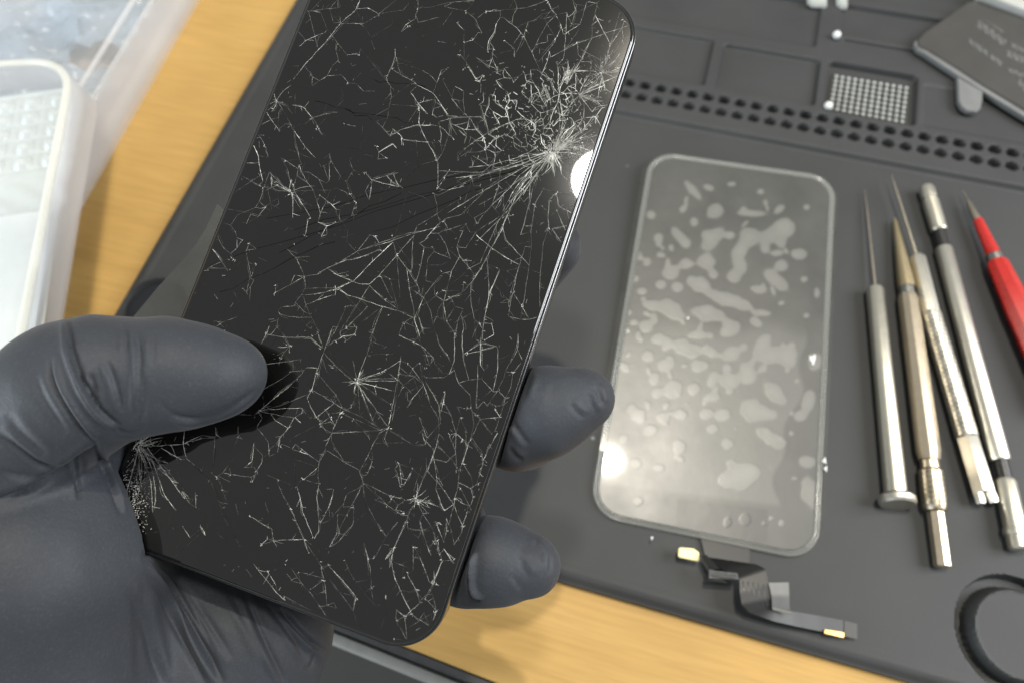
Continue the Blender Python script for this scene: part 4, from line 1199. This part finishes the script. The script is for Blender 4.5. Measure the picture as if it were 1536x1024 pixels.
fc = strip([(300, 40), (345, 240), (470, 330), (575, 380), (578, 480), (590, 560), (640, 612), (800, 672), (960, 708), (1130, 742), (1272, 772)],
           [(650, 110), (640, 285), (690, 292), (748, 322), (770, 420), (786, 520), (800, 570), (830, 596), (930, 606), (1110, 636), (1274, 668)],
           [.7, 1.3, 5.4, 7.2, 7.6, 7.4, 6.6, 5.4, 4.2, 3.0, 2.2], .5, 'flex_cable', FLEX, scr)
ORI = ORIGIN['flex_cable'] if 'flex_cable' in ORIGIN else SLOC
strip([(1274, 772), (1362, 792)], [(1276, 668), (1362, 690)], [2.4, 2.2], .8, 'end_connector', FLEXTAB if False else CARDM, scr)
strip([(1142, 752), (1272, 782)], [(1146, 726), (1276, 748)], [3.6, 3.2], .5, 'gold_contact', GOLD, scr)
strip([(770, 415), (790, 500), (795, 582)], [(905, 412), (908, 500), (912, 600)], [8.0, 8.2, 7.4], .6, 'shield_tab', FLEXTAB, scr)
strip([(795, 578), (800, 596)], [(915, 606), (925, 626)], [8.0, 7.4], .9, 'shield_lip', RAIL, scr)
strip([(372, 385), (374, 330)], [(574, 392), (560, 352)], [8.4, 8.8], 1.6, 'connector_block', FLEXMET, scr)
strip([(320, 236), (385, 322)], [(352, 226), (445, 322)], [6.0, 8.6], .7, 'connector_neck', FLEX, scr)
mb = MB()
for k in range(12):
    a, b = zf(392 + k * 14.5, 340 + k * 2.0, 8.95), zf(394 + k * 14.5, 376 + k * 2.0, 8.75)
    mb.add(*tube([a, b], .16, 5))
mb.out('contact_pins', FLEXTAB, scr, 180)
mb = MB()
for k in range(5):
    mb.add(*tube([zf(600 + k * 34, 400 + k * 6, 7.66), zf(604 + k * 34, 470 + k * 6, 7.52), zf(640 + k * 30, 545 + k * 8, 7.0)], .09, 5))
mb.out('copper_traces', FLEXMET, scr, 180)
v, f = prism([zf(a, b, 4.6)[:2] for a, b in ((170, 184), (182, 178), (270, 186), (306, 212), (306, 262), (296, 270), (176, 244), (166, 232))], 3.6, 4.6, .25)
mesh('yellow_sticker', v, f, STICKER, scr, 40)

# ------------------------------------------------------------------ tools
def rod(parent, name, mat, a, b, ra, prof, za=None, zb=None, **k):
    A = at(*a, za if za is not None else ra); B = at(*b, zb if zb is not None else ra)
    v, f = lathe(A, B, prof, **k)
    return mesh(name, v, f, mat, parent, 32)


def flat(r, e=.02, r2=None):
    r2 = r2 if r2 is not None else r
    return [(0, r * .86), (e, r), (1 - e, r2), (1, r2 * .86)]


# 1 plain awl
t = thing('awl', 'plain smooth steel awl with thin needle and flat flanged foot, next to the screen', 'awl', at(1326, 560, 0), 'hand tools lying in a row on the mat')
rod(t, 'needle', NEEDLE, (1297, 285), (1313, 436), .6, [(0, .12), (.25, .42), (1, .62)], 1.4, 3.2, n=12)
rod(t, 'handle', STEEL2, (1312, 432), (1344, 742), 3.1, [(0, 2.5), (.012, 3.0), (.5, 3.15), (.985, 3.5), (1, 3.3)], 3.2, 3.6, n=32)
rod(t, 'end_flange', STEEL, (1344, 741), (1347, 757), 3.6, [(0, 3.2), (.05, 4.6), (.35, 5.6), (.8, 5.6), (1, 5.0)], 4.2, 4.6, n=32)
# 2 bronze holder
t = thing('scriber', 'bronze coloured pointed scriber with stepped collar and slim square tail', 'scriber', at(1380, 600, 0), 'hand tools lying in a row on the mat')
rod(t, 'tip', BRASS, (1342, 328), (1360, 432), 3.2, [(0, .5), (.06, .95), (.55, 2.1), (.9, 2.9), (1, 3.0)], 2.2, 3.2, n=24)
rod(t, 'collar', GREYRING, (1359, 430), (1361, 444), 3.2, flat(2.7, .15), 3.2, 3.2, n=24)
rod(t, 'handle', BRONZE, (1361, 443), (1394, 690), 3.4, [(0, 3.0), (.03, 3.4), (.95, 3.75), (1, 3.2)], 3.4, 3.8, sides=10)
rod(t, 'neck', BRONZE, (1394, 690), (1396, 704), 3.4, flat(2.8, .1), 3.6, 3.6, n=24)
rod(t, 'knurled_ring', KNURLB, (1396, 703), (1403, 766), 3.5, [(0, 3.0), (.06, 3.65), (.9, 3.7), (1, 3.1)], 3.7, 3.7, n=28)
rod(t, 'tail', BRONZE, (1403, 766), (1414, 850), 2.8, flat(2.6, .02), 3.2, 2.8, sides=8, rot=.2)
# 3 knurled pick
t = thing('pick', 'silver pick with a long thin needle and a knurled grip with slotted tail', 'pick', at(1430, 560, 0), 'hand tools lying in a row on the mat')
rod(t, 'needle', NEEDLE, (1337, 262), (1376, 388), .6, [(0, .14), (.3, .45), (1, .66)], 5.2, 4.0, n=12)
rod(t, 'neck', STEEL, (1375, 384), (1396, 470), 3.0, [(0, 2.2), (.06, 2.9), (1, 3.05)], 3.6, 3.4, sides=8)
rod(t, 'grip', KNURL, (1396, 469), (1451, 656), 3.3, [(0, 3.0), (.01, 3.3), (.99, 3.45), (1, 3.1)], 3.4, 3.5, n=40)
rod(t, 'tail', STEEL, (1451, 655), (1476, 738), 3.4, [(0, 3.2), (.03, 3.5), (1, 3.5)], 3.5, 3.5, sides=6)
A_, B_ = at(1475, 735, 3.5), at(1482, 754, 3.5)
x_, y_, d_ = frame_of(B_ - A_)
for s in (-1, 1):
    v, f = lathe(A_ + x_ * s * 1.9, B_ + x_ * s * 2.1, [(0, 1.55), (.8, 1.6), (1, 1.3)], sides=6)
    mesh('tail_jaw', v, f, STEEL, t, 32)
# 4 double ended holder
t = thing('double_holder', 'silver double ended holder with black gaps before both capped ends', 'tool holder', at(1460, 550, 0), 'hand tools lying in a row on the mat')
rod(t, 'end_cap', STEEL2, (1389, 281), (1409, 347), 3.0, [(0, 2.4), (.06, 2.9), (.24, 2.9), (.26, 2.5), (.30, 2.5), (.33, 2.95), (.97, 2.9), (1, 2.5)], 3.1, 3.1, n=28)
rod(t, 'black_gap', BLACKPLAST, (1408, 346), (1416, 374), 2.2, flat(2.2), 3.1, 3.1, n=20)
rod(t, 'handle', STEEL, (1415, 372), (1500, 690), 3.0, [(0, 2.6), (.008, 2.95), (.99, 3.2), (1, 2.9)], 3.1, 3.3, n=32)
rod(t, 'black_gap', BLACKPLAST, (1500, 689), (1508, 721), 2.3, flat(2.3), 3.3, 3.3, n=20)
rod(t, 'end_cap', STEEL2, (1507, 718), (1530, 824), 3.2, [(0, 2.7), (.05, 3.2), (.70, 3.25), (.71, 3.6), (.76, 3.7), (.80, 3.6), (.81, 3.2), (.97, 3.2), (1, 2.7)], 3.3, 3.4, n=28)
# 5 red tweezer-like pick
t = thing('red_pick', 'red handled pick with a short steel point, partly out of view', 'pick', at(1500, 430, 0), 'hand tools lying in a row on the mat')
rod(t, 'steel_tip', NEEDLE, (1444, 286), (1467, 332), 1.2, [(0, .2), (.35, .5), (.45, 1.1), (1, 1.5)], 3.2, 4.0, n=16)
rod(t, 'neck', REDPL, (1466, 329), (1492, 386), 2.4, [(0, 1.4), (.05, 1.7), (1, 2.5)], 4.0, 4.4, n=24)
rod(t, 'ring', GREYRING, (1490, 382), (1495, 394), 2.6, flat(2.9, .15), 4.4, 4.5, n=24)
rod(t, 'handle', REDPL, (1494, 391), (1600, 620), 4.6, [(0, 2.9), (.03, 3.6), (.35, 4.5), (.9, 5), (1, 4)], 4.6, 5.0, sides=8)

# ------------------------------------------------------------------ round pin head, bead sheet, plate, boxes
FZ = float(mat_height(np.array([43.]), np.array([128.]))[0])
sh = thing('bump_sheet', 'rectangular sheet of small clear silicone bumps filling a compartment of the mat', 'silicone bumpers', (43, 127, FZ))
# outline from the photo
c00, c10, c11, c01 = [np.array(at(880 + a / 2.328, b / 2.328, 2.4)[:2]) for a, b in ((868, 246), (1136, 290), (1120, 425), (846, 372))]
mb = MB()
q = [c00, c10, c11, c01]
ce = sum(q) / 4
mb.add(*prism([ce + (p - ce) * 1.03 for p in q][::-1], FZ + .02, FZ + .9, .2))
mb.out('backing', FILM, sh)
mb = MB()
for i in range(12):
    for j in range(8):
        s_, t_ = (i + .5) / 12, (j + .5) / 8
        p = (c00 * (1 - s_) + c10 * s_) * (1 - t_) + (c01 * (1 - s_) + c11 * s_) * t_
        mb.add(*ball((p[0], p[1], FZ + .95), .78, 12, .8))
mb.out('bumps', WHITEBUMP, sh, 180)
p = at(880 + 845 / 2.328, 368 / 2.328, 2.4)
mb = MB(); mb.add(*ball((p[0], p[1], FZ + 2.6), 1.75, 18))
o = mb.out('bead', WHITEBEAD, None, 180); tag(o, 'small pale bead at the lower left corner of the bump sheet', 'bead')
p = at(1255, 53, 3.6)
mb = MB(); mb.add(*ball((p[0], p[1], 3.7), 1.75, 18))
o = mb.out('bead', WHITEBEAD, None, 180); tag(o, 'small white bead on the mat divider above the bump sheet', 'bead')

# dark engraved plate lying across the compartments
Pz = 5.6
pl = thing('engraved_plate', 'dark metal plate with worn engraved scribbles and a rounded tab, lying over the mat compartments', 'metal plate', at(1480, 70, 2.2))
k_ = lambda a, b, z=Pz: at(1360 + a / 5.69, b / 5.69, z)[:2]
body = [k_(90, 345), k_(160, 270), k_(520, 22), k_(560, 10), k_(1500, 340), k_(1500, 1180), k_(1000, 935), k_(660, 730), k_(430, 580), k_(180, 425), k_(100, 395)]
v, f = prism(body, Pz - 2.2, Pz, .5)
mesh('plate', v, f, CARDM, pl, 30)
edge = [k_(78, 340), k_(72, 380), k_(100, 420), k_(160, 452), k_(420, 625), k_(660, 775), k_(1000, 985), k_(1500, 1250), k_(1500, 1190), k_(1000, 938), k_(660, 733), k_(430, 583), k_(180, 428), k_(100, 398), k_(92, 350)]
v, f = prism(edge, Pz - 2.6, Pz - .35, .3)
mesh('plate_edge', v, f, CARDE, pl, 30)
tab = [k_(440, 650), k_(445, 760), k_(450, 850), k_(480, 905), k_(530, 938), k_(600, 945), k_(640, 915), k_(655, 850), k_(658, 775)]
v, f = prism(tab, Pz - 2.6, Pz - .5, .4)
mesh('tab', v, f, CARDE, pl, 30)
mb = MB()
r2 = np.random.default_rng(5)
for (x0, y0), (x1, y1), hgt, nst in (((600, 205), (835, 380), 62, 15), ((525, 350), (690, 470), 44, 9), ((710, 480), (805, 555), 36, 6), ((850, 460), (1000, 530), 60, 9), ((890, 390), (1000, 440), 40, 6), ((860, 600), (1000, 655), 36, 7), ((950, 690), (1010, 770), 50, 5)):
    d = np.array([x1 - x0, y1 - y0], float); d /= np.linalg.norm(d); nn = np.array([d[1], -d[0]])
    L = math.hypot(x1 - x0, y1 - y0)
    for i in range(nst):
        c = np.array([x0, y0]) + d * L * (i + .5) / nst
        pts_ = []
        for t_ in np.linspace(0, 1, 7):
            q = c + nn * hgt * (t_ - .35) * r2.uniform(.7, 1.0) + d * (10 * math.sin(t_ * 5 + i * 1.7) + r2.normal(0, 3))
            w_ = k_(q[0], q[1]); pts_.append((w_[0], w_[1], Pz + .03))
        mb.add(*tube(pts_, .2, 5))
l0, l1 = k_(680, 180), k_(830, 280)
mb.add(*tube([(l0[0], l0[1], Pz + .03), (l1[0], l1[1], Pz + .03)], .16, 5))
mb.out('engraving', ENGR, pl, 180)

# two little clear clips at the top edge
for (x0, y0, x1, y1), lb in (((1212, -14, 1240, 7), 'clear plastic clip left of the mat divider at the top'), ((1256, -14, 1271, 9), 'clear plastic clip right of the mat divider at the top')):
    q = [at(x0, y0, 4)[:2], at(x1, y0 + 3, 4)[:2], at(x1 + 1, y1, 4)[:2], at(x0 + 8, y1 - 1, 4)[:2], at(x0 + 1, y1 - 6, 4)[:2]]
    v, f = prism(q, 2.05, 4.2, .6)
    o = mesh('clear_clip', v, f, BUMPS, None, 40); tag(o, lb, 'plastic clip')

# pale box behind the mat's upper right corner
pb = thing('pale_box', 'cream box with a light grey rim beyond the engraved plate at the top right', 'box', at(1530, 0, TZ))
a, b = at(1466, -5, 6)[:2], at(1620, 56, 6)[:2]
d = (b - a) / np.linalg.norm(b - a); nn = np.array([-d[1], d[0]])
v, f = prism([a, b, b + nn * 6.2, a + nn * 6.2], 2.1, 8.0, .8); mesh('rim', v, f, GREYRIM, pb, 40)
v, f = prism([a + nn * 6.4, b + nn * 6.4, b + nn * 70, a + nn * 70], 2.1, 9.5, .8); mesh('lid', v, f, CREAM, pb, 40)

# ---- clear boxes at the left
def outline_box(name, label, pts_top, z0, z1, wall_mat, parent_loc, rim_r=1.3):
    t = thing(name, label, 'plastic box', parent_loc)
    return t


def shell(poly, z0, z1, flare=1.0, th=1.2):
    """open-bottomed wall following a closed polygon"""
    P = np.array(poly); c = P.mean(0); n = len(P)
    v, f = [], []
    for sc_, z in ((1.0, z0), (flare, z1), (flare - th / 60, z1), (1 - th / 60, z0)):
        for p in P: v.append((*(c + (p - c) * sc_), z))
    for i in range(3):
        for k in range(n):
            k2 = (k + 1) % n
            f.append([i * n + k, i * n + k2, (i + 1) * n + k2, (i + 1) * n + k])
    return v, f


def rounded_poly(corners, r, n=8):
    C_ = [np.array(c, float) for c in corners]; out = []
    for i, c in enumerate(C_):
        a, b = C_[i - 1], C_[(i + 1) % len(C_)]
        p0 = c + (a - c) / np.linalg.norm(a - c) * r; p1 = c + (b - c) / np.linalg.norm(b - c) * r
        for t_ in np.linspace(0, 1, n):
            out.append((1 - t_) ** 2 * p0 + 2 * t_ * (1 - t_) * c + t_ ** 2 * p1)
    return out


def ring_tube(poly, z, r):
    pts_ = [(p[0], p[1], z) for p in poly] + [(poly[0][0], poly[0][1], z)]
    return tube(pts_, r, 8)


B2H = 16.0
e0, e1 = at(300, 0, TZ)[:2], at(130, 300, TZ)[:2]
d = (e0 - e1) / np.linalg.norm(e0 - e1); nn = np.array([-d[1], d[0]])
base = [e1 - d * 45, e0 + d * 120, e0 + d * 120 + nn * 190, e1 - d * 45 + nn * 190]
b2 = thing('storage_box', 'large clear plastic box full of crumpled bags, standing under the smaller box', 'plastic box', (*(base[0] + nn * 60), TZ))
poly = rounded_poly(base, 6)
mb = MB(); mb.add(*shell(poly, TZ + .05, B2H, .985, 1.6)); mb.out('wall', CLEAR, b2, 40)
topp = [np.mean(poly, 0) + (p - np.mean(poly, 0)) * .985 for p in poly]
mb = MB(); mb.add(*prism(topp, B2H + .02, B2H + 1.2, .4)); mb.out('lid', CLEARLID, b2, 40)
ins = [np.mean(poly, 0) + (p - np.mean(poly, 0)) * .90 for p in poly]
mb = MB(); mb.add(*ring_tube(ins, B2H + 1.6, 1.1)); mb.out('lid_ridge', CLEAR, b2, 180)
mb = MB(); mb.add(*prism([np.mean(poly, 0) + (p - np.mean(poly, 0)) * .95 for p in poly], TZ + .1, TZ + 1.0)); mb.out('bottom', CLEAR, b2, 40)
r3 = np.random.default_rng(3)
for k in range(5):      # crumpled bags inside the box
    c = e1 + d * (30 + 38 * k) + nn * (38 + 26 * (k % 2))
    n = 26
    v = []
    for i in range(n):
        for j in range(n):
            x, y = (i / (n - 1) - .5) * 62, (j / (n - 1) - .5) * 52
            z = 4 + 3.5 * math.sin(x * .21 + k) * math.sin(y * .17 + 2 * k) + 2.5 * math.sin(x * .5 + y * .33 + k * 2) + r3.normal(0, .5)
            v.append((c[0] + x * d[0] + y * nn[0], c[1] + x * d[1] + y * nn[1], min(max(z + 1.2, TZ + 1.3), B2H - 1)))
    ii = np.arange(n * n).reshape(n, n)
    f = np.stack([ii[:-1, :-1], ii[1:, :-1], ii[1:, 1:], ii[:-1, 1:]], -1).reshape(-1, 4)
    o = mesh('plastic_bag', v, f, BAG, None, 180)
    tag(o, 'crumpled clear plastic bag inside the large storage box', 'plastic bag', 'crumpled bags in the storage box')

Z1, H1 = B2H + 1.3, 16.0
q0, q1 = at(152, 132, Z1)[:2], at(93, 492, Z1)[:2]
d = (q0 - q1) / np.linalg.norm(q0 - q1); nn = np.array([-d[1], d[0]])
base1 = [q1 - d * 60, q0 + d * 3, q0 + d * 9 + nn * 80, q1 - d * 60 + nn * 80]
poly1 = rounded_poly(base1, 20, 12)
cm = np.mean(poly1, 0)
b1 = thing('lidded_tray_box', 'small translucent box with rounded corners holding a white dimpled tray, stacked on the large box', 'plastic box', (*cm, Z1))
mb = MB(); mb.add(*shell(poly1, Z1, Z1 + H1, .955, 1.3)); mb.out('wall', CLEAR, b1, 40)
t1 = [cm + (p - cm) * .95 for p in poly1]
mb = MB(); mb.add(*ring_tube(t1, Z1 + H1 + .3, 1.5)); mb.out('rim', RIMP, b1, 180)
mb = MB(); mb.add(*prism([cm + (p - cm) * .93 for p in poly1], Z1 + H1 - .9, Z1 + H1 - .2, .1)); mb.out('lid', CLEARLID, b1, 40)
mb = MB(); mb.add(*prism([cm + (p - cm) * .96 for p in poly1], Z1 + .05, Z1 + .9, .1)); mb.out('bottom', CLEAR, b1, 40)
# white tray with two columns of round dimples
t0 = at(118, 128, Z1 + 9)[:2]; t2 = at(72, 480, Z1 + 9)[:2]
d1 = (t0 - t2) / np.linalg.norm(t0 - t2); n1_ = np.array([-d1[1], d1[0]])
nx, ny = 120, 200
L = np.linalg.norm(t0 - t2) + 30
v = []
for i in range(nx):
    for j in range(ny):
        x, y = i / (nx - 1) * 60 + 1.5, j / (ny - 1) * L
        v.append((x, y))
v = np.array(v)
zz = np.full(len(v), Z1 + 8.6)
for r_ in range(5):
    for c_ in range(4):
        cx, cy = 8 + c_ * 10.5, 5.5 + r_ * 7.6
        rr = np.hypot(v[:, 0] - cx, v[:, 1] - cy)
        zz += 1.5 * np.exp(-(rr / 2.5) ** 4) - .6 * np.exp(-((rr - 3.6) / .8) ** 2)
for r_ in range(6):
    zz -= .9 * np.exp(-((v[:, 1] - 1.7 - r_ * 7.6) / .6) ** 2)
zz += np.where(v[:, 1] > 46, .9 * np.sin(v[:, 0] * .42 + v[:, 1] * .2) * np.sin(v[:, 1] * .35) * np.exp(-((v[:, 1] - 58) / 14) ** 2), 0)
zz -= 4 * sstep(2.4, 0, v[:, 0]) if False else 0
W = np.stack([t0[0] - d1[0] * v[:, 1] + n1_[0] * v[:, 0], t0[1] - d1[1] * v[:, 1] + n1_[1] * v[:, 0], zz], 1)
ii = np.arange(nx * ny).reshape(nx, ny)
f = np.stack([ii[:-1, :-1], ii[:-1, 1:], ii[1:, 1:], ii[1:, :-1]], -1).reshape(-1, 4)
o = mesh('dimpled_tray', W, f[:, ::-1], TRAYM, None, 180)
tag(o, 'white plastic tray with rows of round dimples inside the small translucent box', 'tray')
v, f = prism([t0 - d1 * 62 + n1_ * 3, t0 - d1 * 62 + n1_ * 56, t0 - d1 * 125 + n1_ * 56, t0 - d1 * 125 + n1_ * 3], Z1 + 10.2, Z1 + 10.6)
o = mesh('white_card', v, f, PAPER, None, 0); tag(o, 'blank white card lying on the dimpled tray in the small box', 'card')

# ------------------------------------------------------------------ light
w = bpy.data.worlds.new('World'); sc.world = w; w.use_nodes = True
bg = w.node_tree.nodes['Background']
bg.inputs['Color'].default_value = (.97, 1.0, .98, 1)
bg.inputs['Strength'].default_value = .44


def lamp(name, loc, target, size, power, col, shape='DISK'):
    l = bpy.data.lights.new(name, 'AREA'); l.shape = shape; l.size = size * .001
    l.energy = power; l.color = col
    o = bpy.data.objects.new(name, l); COL.objects.link(o)
    o.location = Vector(loc) * .001
    o.rotation_euler = (Vector(target) - Vector(loc)).to_track_quat('-Z', 'Y').to_euler()
    return o


def mirror_spot(px, py, O, n, z):
    """where a lamp at height z must hang to be mirrored at a photo position of a plane"""
    d = ray(px, py); d /= np.linalg.norm(d)
    X = CAM + d * (((O - CAM) @ n) / (d @ n))
    r = d - 2 * (d @ n) * n
    return X + r * ((z - X[2]) / r[2])


la = mirror_spot(902, 270, PO, PN, 2000)
lamp('ceiling_lamp', la, PO, 150, 12, (1, .95, .86))
lb = mirror_spot(914, 690, SLOC, nrm, 2000)
lamp('ceiling_lamp', lb, (0, 0, 0), 56, 24, (1, .92, .77))
lamp('right_soft_light', (760, 160, 620), (0, 0, 0), 560, 14, (.97, .98, 1), 'SQUARE')  # unseen soft source at the right, throws shadows to the left

lamp('side_fill', (-760, -600, 270), (-110, -110, 100), 420, 11, (.82, .92, 1), 'SQUARE')  # added fill that brightens palm and boxes, no such lamp seen

# ------------------------------------------------------------------ camera
cam = bpy.data.cameras.new('camera'); co = bpy.data.objects.new('camera', cam); COL.objects.link(co)
from mathutils import Matrix
Rb = np.array([[1, 0, 0], [0, -1, 0], [0, 0, -1]]) @ ROT     # cv -> blender camera axes
M4 = Matrix([[*Rb.T[0], CAM[0] * .001], [*Rb.T[1], CAM[1] * .001], [*Rb.T[2], CAM[2] * .001], [0, 0, 0, 1]])
co.matrix_world = M4
cam.sensor_width = 36; cam.lens = FPX / 1536 * 36
cam.clip_start = .01; cam.clip_end = 50
cam.dof.use_dof = True; cam.dof.focus_distance = .150; cam.dof.aperture_fstop = 14.5
sc.camera = co
sc.view_settings.view_transform = 'Standard'; sc.view_settings.look = 'None'
sc.view_settings.exposure = 0; sc.view_settings.gamma = 1
sc.render.engine = 'CYCLES'
sc.cycles.use_denoising = True
sc.cycles.max_bounces = 10; sc.cycles.transparent_max_bounces = 16
